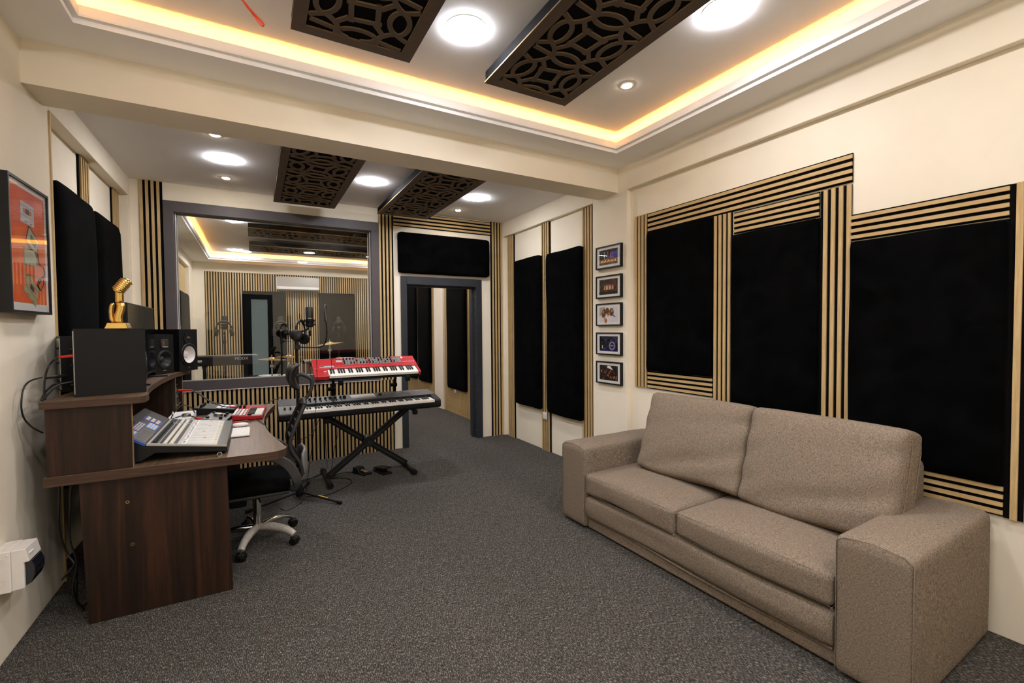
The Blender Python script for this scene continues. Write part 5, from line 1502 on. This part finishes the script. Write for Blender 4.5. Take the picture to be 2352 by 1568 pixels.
def small_frame(label, zc, idx, tilt=0.0):
    th = thing('picture_frame', label, 'framed photo', (XP - 0.0005, 3.317, zc), 0.0)
    W, H = 0.352, 0.215
    T = Matrix.Rotation(tilt, 4, 'X')
    hw, hh = W / 2, H / 2
    fr = MB()
    for (a0, a1, b0, b1) in ((-hw, hw, hh - 0.012, hh), (-hw, hw, -hh, -hh + 0.012), (-hw, -hw + 0.012, -hh + 0.012, hh - 0.012), (hw - 0.012, hw, -hh + 0.012, hh - 0.012)):
        fr.box(-0.028, 0.0, a0, a1, b0, b1, T=T)
    fr.build('frame', 'black_satin', th)
    MB().box(-0.0205, -0.004, -hw + 0.012, hw - 0.012, -hh + 0.012, hh - 0.012, T=T).build('mat_board', 'white', th)
    pw, ph = hw - 0.048, hh - 0.036
    F = lambda u, v, q: T @ Vector((-0.0206 - q, -u, v))   # u to the right as seen from the room
    def flat(poly, mat, nm, lift, parent=th):
        return MB().prism(poly, lambda u, v, q: F(u, v, lift + q), 0, 0, 0.0004).build(nm, mat, parent)
    def ell(cx, cy, rx, ry, n=22, rot=0.0):
        return [(cx + rx * math.cos(2 * PI * i / n) * math.cos(rot) - ry * math.sin(2 * PI * i / n) * math.sin(rot), cy + rx * math.cos(2 * PI * i / n) * math.sin(rot) + ry * math.sin(2 * PI * i / n) * math.cos(rot)) for i in range(n)]
    rect = [(-pw, -ph), (pw, -ph), (pw, ph), (-pw, ph)]
    if idx == 0:
        pr = flat(rect, flat_print('print_stage_pink', ('0A0806', '2E1E10', '6B5218', 'B08840'), 3.1, 0), 'print', 0.0)
        flat([(0.02, -0.02), (pw, -0.01), (pw, 0.05), (0.05, 0.035)], plain('print_blue', '2E3FA8', 0.4, var=0.5, vscale=60), 'print_patch', 0.0005, pr)
        flat([(0.02, -0.015), (0.045, -0.015), (0.05, 0.04), (0.03, 0.035)], plain('print_magenta', 'B0288E', 0.4, var=0.4, vscale=60), 'print_patch', 0.001, pr)
        for (x0, x1) in ((-0.06, -0.052), (-0.05, -0.058), (0.0, -0.01), (0.07, 0.055)):
            flat([(x0, -0.02), (x0 + 0.003, -0.02), (x1 + 0.004, 0.05), (x1, 0.05)], 'silver', 'print_beam', 0.0015, pr)
        for i in range(14):
            x = -0.10 + i * 0.0155
            flat(ell(x, -0.042 + 0.004 * math.sin(i * 2), 0.005, 0.011, 8), plain('print_people%d' % i, ('C08A5A', 'D8C8B0', '8A5A3A')[i % 3], 0.5), 'print_figure', 0.002, pr)
    elif idx == 1:
        pr = flat(rect, flat_print('print_stage_red', ('080605', '2A180C', '7A3A1A', 'C07038'), 7.7, 0), 'print', 0.0)
        flat([(-0.07, -0.03), (0.075, -0.03), (0.07, 0.015), (-0.05, 0.02)], plain('print_glow', 'A0542E', 0.5, var=0.6, vscale=80), 'print_patch', 0.0005, pr)
        for i in range(9):
            flat(ell(-0.05 + i * 0.014, -0.01, 0.005, 0.020, 8), plain('print_band%d' % i, ('E0B080', '7A2A5A', 'F0D8B0')[i % 3], 0.5), 'print_figure', 0.001, pr)
        for i in range(8):
            flat(ell(-0.09 + i * 0.021, 0.028 + 0.008 * math.sin(i), 0.004, 0.004, 8), 'red_plug', 'print_light', 0.0015, pr)
        flat([(-pw, -ph), (pw, -ph), (pw, -0.05), (-pw, -0.045)], 'black', 'print_patch', 0.002, pr)
    elif idx == 2:
        pr = flat(rect, plain('print_white_ground', 'DCD4D6', 0.4, var=0.08, vscale=14), 'print', 0.0)
        flat([(-pw, ph), (-0.04, ph), (-0.055, 0.03), (-pw, -0.02)], plain('print_beige', 'B0A28C', 0.5), 'print_patch', 0.0005, pr)
        br, am = plain('print_brown', '6A4630', 0.4, var=0.4, vscale=70), plain('print_amber', 'B5702A', 0.35, var=0.3, vscale=70)
        flat(ell(-0.064, 0.012, 0.030, 0.042, 22, -0.3), br, 'print_maraca', 0.001, pr); flat(ell(-0.072, 0.026, 0.012, 0.012, 14), plain('print_highlight', '9A8676', 0.4), 'print_highlight', 0.0018, pr)
        flat(ell(-0.012, 0.032, 0.026, 0.034, 22, 0.2), br, 'print_maraca', 0.001, pr)
        flat(ell(0.045, 0.022, 0.030, 0.038), br, 'print_maraca', 0.001, pr); flat(ell(0.050, 0.034, 0.016, 0.016, 14), plain('print_highlight_pale', '8C8480', 0.4), 'print_highlight', 0.0018, pr)
        flat([(-0.062, -0.03), (-0.048, -0.03), (-0.028, -0.058), (-0.045, -0.062)], am, 'print_handle', 0.0015, pr)
        flat(ell(-0.036, -0.058, 0.018, 0.022), am, 'print_handle', 0.002, pr)
        flat(ell(0.005, 0.004, 0.022, 0.014, 20, 0.5), am, 'print_handle', 0.0015, pr)
        flat([(0.07, -0.005), (0.10, -0.02), (0.094, -0.028), (0.066, -0.015)], 'blue', 'print_handle', 0.002, pr)
    elif idx == 3:
        pr = flat(rect, flat_print('print_stage_blue', ('050510', '0C1034', '1E2C84', '4A5AC0'), 11.3, 0), 'print', 0.0)
        pale, pur = plain('print_pale', 'D8CCA8', 0.4), plain('print_purple', '3C3484', 0.4, var=0.2)
        flat(ell(0.052, -0.018, 0.050, 0.050, 30), pur, 'print_disc', 0.0008, pr)
        flat(ell(0.052, -0.018, 0.036, 0.036, 30), pale, 'print_disc', 0.0012, pr)
        flat(ell(0.052, -0.018, 0.031, 0.031, 30), plain('print_navy', '1A1C50', 0.4), 'print_disc', 0.0016, pr)
        MB().tube([F(0.030 + 0.0044 * i, -0.018 + (0.012 if i < 2 else 0.006) * math.sin(2.4 * i), 0.0024) for i in range(11)], 0.0012, 5, sub=4).build('print_script', pale, pr, 60)
        for i in range(10):
            flat(ell(-0.10 + i * 0.022, 0.045 + 0.012 * math.sin(i * 1.7), 0.003, 0.004, 8), 'blue_light', 'print_light', 0.0012, pr)
        flat(ell(-0.085, -0.032, 0.006, 0.018, 10), pale, 'print_figure', 0.0012, pr)
    else:
        pr = flat(rect, flat_print('print_party', ('120A08', '3A2018', '8A5A40', 'D8C0A0'), 17.9, 0), 'print', 0.0)
        flat([(-0.02, 0.05), (0.06, 0.03), (0.03, 0.065), (-0.01, 0.068)], 'white', 'print_patch', 0.0005, pr)
        rr = random.Random(5)
        for i in range(26):
            flat(ell(rr.uniform(-0.10, 0.10), rr.uniform(-0.05, 0.03), 0.006, 0.010, 8), plain('print_face%d' % i, rr.choice(['8A5A3C', '1A1210', 'C8A888', '5A2A20', '2A2A30']), 0.5), 'print_figure', 0.0006 + 0.00003 * i, pr)
        flat(ell(-0.005, -0.022, 0.012, 0.010), 'red_plug', 'print_patch', 0.0020, pr)
    MB().box(-0.0255, -0.0245, -hw + 0.012, hw - 0.012, -hh + 0.012, hh - 0.012, T=T).build('glazing', 'pic_glass', th)
    return th
small_frame('topmost of the five small framed photos, stage with pink and blue lights', 2.124, 0, 0.010)
small_frame('second small framed photo from the top, band on an orange lit stage', 1.843, 1, 0.004)
small_frame('middle small framed photo with brown maracas on white', 1.579, 2)
small_frame('fourth small framed photo from the top, blue stage with round emblem', 1.301, 3)
small_frame('lowest of the five small framed photos, crowded party scene', 1.023, 4, -0.004)
tag(MB().box(XP - 0.001, XP - 0.0003, 3.175, 3.215, 2.245, 2.285).build('paper_scrap', 'white', None, world=True), 'white paper scrap stuck above the topmost small photo', 'paper')

def poster():
    x1 = XL + 0.0005
    yc, zc = 3.075, 1.855
    th = thing('poster_frame', 'tall box frame with orange cassette print on the left wall', 'framed poster', (x1, yc, 1.543), 0.0)
    W, H, D = 0.455, 0.622, 0.060
    yc = 2.851 + 0.225
    hw, hh = W / 2, H / 2
    zc = 1.5425 + hh
    for (a0, a1, b0, b1) in ((-hw, hw, hh - 0.012, hh), (-hw, hw, -hh, -hh + 0.012), (-hw, -hw + 0.012, -hh + 0.012, hh - 0.012), (hw - 0.012, hw, -hh + 0.012, hh - 0.012)):
        MB().box(x1, x1 + D, yc + a0, yc + a1, zc + b0, zc + b1).build('frame_bar', 'black_satin', th, world=True)
    F = lambda u, v, q: Vector((x1 + D - 0.009 + q, yc + u, zc + v))
    def flat(poly, mat, nm, lift, t=0.0006, parent=th):
        return MB().prism(poly, lambda u, v, q: F(u, v, lift + q), 0, 0, t).build(nm, mat, parent, world=True)
    R = lambda u0, u1, v0, v1: [(u0, v0), (u1, v0), (u1, v1), (u0, v1)]
    flat(R(-hw + 0.012, hw - 0.012, -hh + 0.012, hh - 0.012), 'white', 'mat_board', -0.004, 0.004)
    m, nt, b = new_mat('orange_print')
    v = coords(nt, (3, 3, 3))
    n1 = N(nt, 'ShaderNodeTexNoise', i_Scale=3.0, i_Detail=5.0); nt.links.new(v, n1.inputs['Vector'])
    r = ramp(nt, n1.outputs['Fac'], [(0.3, lin('D23E06')), (0.55, lin('EE5A14')), (0.75, lin('F47A20'))])
    nt.links.new(r.outputs['Color'], b.inputs['Base Color']); b.inputs['Roughness'].default_value = 0.3
    pr = flat(R(-0.186, 0.186, -0.262, 0.276), m, 'print', 0.0002)
    def quadrot(cx, cy, w, h, a):
        c, s = math.cos(a), math.sin(a)
        return [(cx + x * c - y * s, cy + x * s + y * c) for x, y in ((-w / 2, -h / 2), (w / 2, -h / 2), (w / 2, h / 2), (-w / 2, h / 2))]
    def cassette(cx, cy, a, body, dark):
        q = lambda x, y: (cx + x * math.cos(a) - y * math.sin(a), cy + x * math.sin(a) + y * math.cos(a))
        flat(quadrot(cx, cy, 0.150, 0.100, a), body, 'print_cassette', 0.0010, 0.0006, pr)
        flat(quadrot(*q(0, 0.010), 0.044, 0.026, a), dark, 'print_window', 0.0017, 0.0004, pr)
        for sx in (-1, 1):
            c = q(sx * 0.036, 0.010)
            flat([(c[0] + 0.010 * math.cos(t * PI / 8), c[1] + 0.012 * math.sin(t * PI / 8)) for t in range(16)], m, 'print_reel', 0.0017, 0.0004, pr)
        for vv in (0.032, -0.014):
            flat(quadrot(*q(0, vv), 0.146, 0.0015, a), dark, 'print_line', 0.0017, 0.0004, pr)
        for dx in (-0.03, -0.012, 0.03, 0.045):
            c = q(dx, -0.042)
            flat(quadrot(*c, 0.006, 0.005, a), dark, 'print_hole', 0.0017, 0.0004, pr)
    wh = plain('print_cassette_white', 'D5CFCF', 0.4)
    dk = plain('print_dark', '2A1C16', 0.4)
    cassette(-0.015, 0.165, -0.03, wh, dk)
    al = plain('print_pale_teal', 'A9B29C', 0.4)
    flat(quadrot(0.032, 0.040, 0.135, 0.100, -0.50), dk, 'print_cassette', 0.0010, 0.0006, pr)
    flat(quadrot(0.032, 0.044, 0.118, 0.074, -0.50), al, 'print_label', 0.0018, 0.0004, pr)
    flat(quadrot(0.040, 0.042, 0.072, 0.034, -0.50), dk, 'print_window', 0.0024, 0.0004, pr)
    flat(quadrot(0.0, -0.062, 0.155, 0.135, 0.02), plain('print_case_rim', '8A7A62', 0.4), 'print_case', 0.0010, 0.0006, pr)
    flat(quadrot(0.002, -0.040, 0.132, 0.072, 0.02), al, 'print_case_inner', 0.0018, 0.0004, pr)
    flat(quadrot(0.002, -0.102, 0.140, 0.040, 0.02), m, 'print_case_inner', 0.0018, 0.0004, pr)
    cassette(0.005, -0.195, -0.52, plain('print_cassette_sage', 'A8A27C', 0.4), dk)
    tp = MB().tube([F(0.085, -0.01, 0.003), F(0.10, -0.06, 0.003), F(0.15, -0.07, 0.003), F(0.16, -0.11, 0.003), F(0.12, -0.14, 0.003), F(0.085, -0.13, 0.003), F(0.095, -0.16, 0.003), F(0.13, -0.12, 0.003), F(0.15, -0.15, 0.003), F(0.11, -0.19, 0.003), F(0.07, -0.165, 0.003)], 0.0024, 6, sub=6)
    tp.build('print_tape', dk, pr, 60, world=True)
    MB().box(x1 + D - 0.0045, x1 + D - 0.0035, yc - hw + 0.012, yc + hw - 0.012, zc - hh + 0.012, zc + hh - 0.012).build('glazing', 'pic_glass', th, world=True)
poster()

def breaker():
    # white distribution box with smoked flap on the left wall
    th = thing('breaker_box', 'white electrical breaker box with smoked flap low on the left wall', 'breaker box', (XL + 0.0005, 2.8075, 0.41), 0.0)
    D, y0, y1, z0, z1 = 0.100, -0.0675, 0.0675, -0.077, 0.103
    MB().box(0, 0.058, y0, y1, z0, z1).build('back_box', 'white_plastic', th, bevel=0.004)
    prof = [(0.058, z0 + 0.002), (0.100, z0 + 0.010), (0.100, z0 + 0.016), (0.094, z1 - 0.066), (0.118, z1 - 0.060), (0.104, z1 - 0.002), (0.058, z1 - 0.002)]
    MB().prism([(0.058, z0 + 0.002), (0.098, z0 + 0.006), (0.098, z1 - 0.062), (0.116, z1 - 0.060), (0.104, z1 - 0.002), (0.058, z1 - 0.002)], lambda u, v, q: (u, y0 + 0.004 + q, v), 0, 0, y1 - y0 - 0.008).build('cover', 'white_plastic', th, bevel=0.003)
    MB().prism([(0.098, z0 + 0.012), (0.118, z0 + 0.022), (0.130, z0 + 0.055), (0.130, z0 + 0.085), (0.119, z1 - 0.062), (0.098, z1 - 0.062)], lambda u, v, q: (u, y0 + 0.016 + q, v), 0, 0, y1 - y0 - 0.030).build('flap', 'smoked', th, bevel=0.003)
    for zz in (z0 + 0.048, z0 + 0.135):
        for (ra, rb) in ((0.010, 0.0115), (0.0145, 0.016)):
            MB().lathe([(ra, 0.0005), (ra, 0.0014), (rb, 0.0014), (rb, 0.0005)], (0.027, y0, zz), (0, -1, 0), 24).build('knockout_ring', 'white_plastic', th)
    MB().soft((0.050, y0 - 0.001, z1 - 0.016), (0.006, 0.006, 0.006), 0.0025, 4).build('latch', 'white_plastic', th, 50)
    for (yy, xx) in ((y0 + 0.03, 0.03), (y0 + 0.075, 0.03), (y0 + 0.105, 0.04)):
        MB().lathe([(0.008, 0.0004), (0.008, 0.0012), (0.0095, 0.0012), (0.0095, 0.0004)], (xx, yy, z1), (0, 0, 1), 18).build('knockout_ring', 'white_plastic', th)
    MB().box(0.108, 0.1155, y0 + 0.02, y0 + 0.06, z1 - 0.030, z1 - 0.026).build('embossed_mark', 'white', th)
breaker()

def socket(label, x, y, z_):
    th = thing('wall_socket', label, 'socket', (x, y, z_))
    MB().soft((-0.007, 0, 0), (0.014, 0.088, 0.086), (0.005, 0.006, 0.006), 5).build('plate', 'white_plastic', th, 50)
    for s in (-1, 1):
        MB().box(-0.0165, -0.0135, s * 0.022 - 0.007, s * 0.022 + 0.007, 0.014, 0.030).build('switch', 'white', th)
        for (dy, dz) in ((0, -0.008), (-0.008, -0.024), (0.008, -0.024)):
            MB().box(-0.0146, -0.0138, s * 0.022 + dy - 0.002, s * 0.022 + dy + 0.002, dz - 0.004, dz + 0.004).build('pin_hole', 'black', th)
socket('white double wall socket low on the slat strip between black panels', XR - 0.0212, 4.475, 0.418)
socket('white wall socket low on the slats seen through the doorway', XR - 0.0212, 7.24, 0.40)

tag(MB().tube([(-0.035, 2.40, ZT + 0.01), (-0.03, 2.42, 2.97), (0.0, 2.44, 2.94), (0.035, 2.455, 2.915), (0.056, 2.462, 2.900), (0.066, 2.466, 2.888), (0.060, 2.468, 2.884), (0.045, 2.468, 2.898), (0.02, 2.46, 2.925), (-0.01, 2.445, 2.952), (-0.03, 2.425, 2.99), (-0.03, 2.41, ZT + 0.01)], 0.0045, 8, sub=6).build('hanging_cable', 'orange', None, 60, world=True), 'orange cable loop hanging from the ceiling beside a fretwork panel', 'cable')

# ================================================================== the room beyond the window
def air_conditioner():
    th = thing('air_conditioner', 'white wall air conditioner on the distant slat wall beyond the window', 'air conditioner', (0.79, YLB - 0.022, 2.26))
    MB().soft((0, -0.10, 0.135), (0.79, 0.20, 0.27), (0.02, 0.03, 0.03), 8).build('housing', 'white_plastic', th, 50)
    MB().box(-0.385, 0.385, -0.203, -0.198, 0.075, 0.262).build('front_cover', 'silver', th, bevel=0.003)
    MB().box(-0.36, 0.36, -0.205, -0.150, 0.018, 0.060).build('outlet_flap', 'white', th, bevel=0.004)
air_conditioner()
def live_keyboard():
    th = thing('stage_keyboard', 'black stage keyboard seen from its back beyond the window', 'keyboard', (-0.31, 6.25, 1.05))
    MB().box(-0.72, 0.34, 0.0, 0.34, 0.0, 0.105).build('case', 'black', th, bevel=0.008)
    MB().box(-0.70, 0.325, 0.02, 0.32, 0.105, 0.112).build('top_panel', 'dark_grey', th)
    T = Matrix.Translation((0.10, -0.001, 0.062)) @ Matrix(((1, 0, 0, 0), (0, 0, -1, 0), (0, 1, 0, 0), (0, 0, 0, 1)))
    text_mesh('MODX', 0.045, 'silver', T, th, 'lettering')
    MB().box(-0.26, -0.22, -0.002, 0.0, 0.045, 0.070).build('connector_panel', 'silver', th)
live_keyboard()
red_synth('red synthesizer seen from its back on the low tier beyond the window', (-0.30, 6.55, 0.74), PI, 4.0, False)
def live_stand():
    th = thing('keyboard_stand', 'black tiered keyboard stand beyond the window carrying two keyboards', 'keyboard stand', (-0.3, 6.4, 0.0))
    for x in (-0.52, -0.10):
        MB().bar((x, 6.42, 0.02), (x, 6.42, 1.05), 0.035, 0.035, (0, 1, 0)).build('upright', 'black', th, world=True)
        MB().bar((x, 6.15, 0.02), (x, 6.68, 0.02), 0.035, 0.035).build('floor_bar', 'black', th, world=True)
        MB().bar((x, 6.25, 0.722), (x, 6.60, 0.722), 0.025, 0.03).build('tier_arm', 'black', th, world=True)
        MB().bar((x, 6.26, 1.035), (x, 6.58, 1.035), 0.025, 0.03).build('tier_arm', 'black', th, world=True)
live_stand()
def live_mic(x, y, h, lab):
    mic_stand('microphone stand beyond the window, %s' % lab, (x, y, 0.0), 0.3, h - 0.10)
    big_mic('studio microphone beyond the window, %s' % lab, (x, y - 0.03, h - 0.02))
    headphones('headphones draped over the microphone beyond the window, %s' % lab, (x, y - 0.075, h - 0.06), Matrix.Translation((0, 0, 0.03)))
live_mic(-0.335, 6.85, 1.49, 'above the stage keyboard')
live_mic(0.31, 6.95, 1.49, 'in the middle of the pane')
live_mic(1.328, 8.75, 1.535, 'right of the pop filter')
def cymbal(label, x, y, z_, r, tilt=0.10, stand=True):
    th = thing('cymbal_stand', label, 'cymbal', (x, y, 0.0))
    T = Matrix.Translation((0, 0, z_)) @ Matrix.Rotation(tilt, 4, 'Y')
    m_ = MB().lathe([(r, -0.018), (r * 0.6, -0.006), (r * 0.24, 0.0), (r * 0.17, 0.014), (0.006, 0.020)], (0, 0, 0), (0, 0, 1), 36)
    m_.v = [tuple(T @ Vector(p)) for p in m_.v]
    m_.build('cymbal', 'brass', th, 40)
    MB().cyl((0, 0, z_ + 0.01), (0, 0, z_ + 0.05), 0.008, None, 10).build('wing_nut', 'chrome', th, 40)
    MB().cyl((0, 0, 0.35), (0, 0, z_), 0.011, None, 12).build('pole', 'chrome', th, 40)
    MB().lathe([(0.02, z_ - 0.13), (0.026, z_ - 0.12), (0.026, z_ - 0.09), (0.018, z_ - 0.08)], n=14).build('tilter', 'chrome', th, 40)
    for k in range(3):
        a = k * 2 * PI / 3 + 0.4
        MB().cyl((0, 0, 0.42), (0.28 * math.cos(a), 0.28 * math.sin(a), 0.008), 0.008, None, 8).build('leg', 'chrome', th, 40)
cymbal('highest brass cymbal beyond the window, over the red synthesizer', 1.0, 7.45, 1.258, 0.20, -0.12)
cymbal('brass cymbal beyond the window, left of the tripod microphone', 0.205, 7.3, 1.058, 0.19, 0.06)
cymbal('brass cymbal beyond the window, behind the tripod microphone pole', 0.46, 7.9, 1.055, 0.20, 0.03)
cymbal('lowest brass cymbal beyond the window, behind the red synthesizer', 1.41, 9.3, 0.92, 0.20, 0.0)
def drum(label, x, y, z0, r, h, mount='legs', axis=(0, 0, 1)):
    th = thing('drum', label, 'drum', (x, y, 0.0))
    c = (0, 0, z0)
    MB().lathe([(r, 0.0), (r, h)], c, axis, 36).build('shell', 'drum', th, 40)
    MB().lathe([(0, h + 0.002), (r * 0.97, h + 0.002)], c, axis, 36).build('drum_head', 'white', th)
    MB().lathe([(0, -0.002), (r * 0.97, -0.002)], c, axis, 36).build('drum_head', 'white', th)
    for hh in (0.0, h):
        MB().lathe([(r + 0.002, hh - 0.014), (r + 0.010, hh - 0.014), (r + 0.010, hh + 0.014), (r + 0.002, hh + 0.014), (r + 0.002, hh - 0.014)], c, axis, 36).build('hoop', 'chrome', th, 40)
    ax = Vector(axis)
    a = ax.cross(Vector((0, 0, 1)))
    if a.length < 1e-3: a = Vector((1, 0, 0))
    a.normalize(); b = ax.cross(a)
    for k in range(8):
        t = 2 * PI * k / 8
        d = a * math.cos(t) + b * math.sin(t)
        p = Vector(c) + d * (r + 0.010)
        MB().bar(p + ax * (h * 0.1), p + ax * (h * 0.9), 0.014, 0.014).build('lug', 'chrome', th)
    if mount == 'legs':
        for k in range(3):
            t = 2 * PI * k / 3 + 0.5
            MB().cyl((math.cos(t) * (r + 0.02), math.sin(t) * (r + 0.02), 0.0), (math.cos(t) * (r + 0.02), math.sin(t) * (r + 0.02), z0 + h * 0.6), 0.008, None, 8).build('leg', 'chrome', th)
    elif mount == 'post':
        MB().cyl((0, 0.05, 0.3), (0, 0.05, z0), 0.014, None, 10).build('post', 'chrome', th)
        for k in range(3):
            t = 2 * PI * k / 3
            MB().cyl((0, 0.05, 0.36), (0.22 * math.cos(t), 0.05 + 0.22 * math.sin(t), 0.008), 0.009, None, 8).build('leg', 'chrome', th)
    else:
        for s in (-1, 1):
            MB().cyl((s * r * 0.8, 0.1, z0 * 0.7), (s * (r + 0.10), 0.02, 0.008), 0.010, None, 8).build('spur', 'chrome', th)
drum('amber rack tom beyond the window, behind the left end of the red synthesizer', 0.75, 7.35, 0.80, 0.15, 0.20, 'post')
drum('second amber rack tom beyond the window, behind the red synthesizer', 1.24, 7.55, 0.80, 0.15, 0.20, 'post')
drum('amber floor tom beyond the window, at the tripod microphone pole', 0.48, 7.55, 0.42, 0.18, 0.36, 'legs')
drum('amber bass drum on the floor beyond the window', 0.92, 7.86, 0.31, 0.28, 0.40, 'spurs', (0, 1, 0))
drum('chrome rimmed snare drum beyond the window', 0.20, 7.85, 0.62, 0.17, 0.14, 'post')
def amp_box():
    th = thing('small_amplifier', 'small black box with knobs on a stand, seen through the doorway', 'amplifier', (2.30, 8.9, 0.0))
    MB().box(-0.16, 0.16, -0.12, 0.12, 0.78, 1.02).build('case', 'black', th, bevel=0.01)
    for i in range(4):
        MB().cyl((-0.1 + i * 0.06, -0.03, 1.02), (-0.1 + i * 0.06, -0.03, 1.05), 0.014, 0.012, 12).build('knob', 'black_satin', th, 50)
    MB().cyl((0, 0, 0.02), (0, 0, 0.78), 0.02, None, 12).build('post', 'black', th, 40)
    MB().box(-0.15, 0.15, -0.15, 0.15, 0.0, 0.02).build('base_plate', 'black', th)
amp_box()
cable('white plug and black lead hanging below the box seen through the doorway', [(2.20, 8.8, 0.77), (2.15, 8.72, 0.60), (2.10, 8.65, 0.30), (2.12, 8.6, 0.008)], 0.006, plugs=[((2.19, 8.79, 0.73), (2.16, 8.74, 0.66), 0.012, 'white_plastic')])
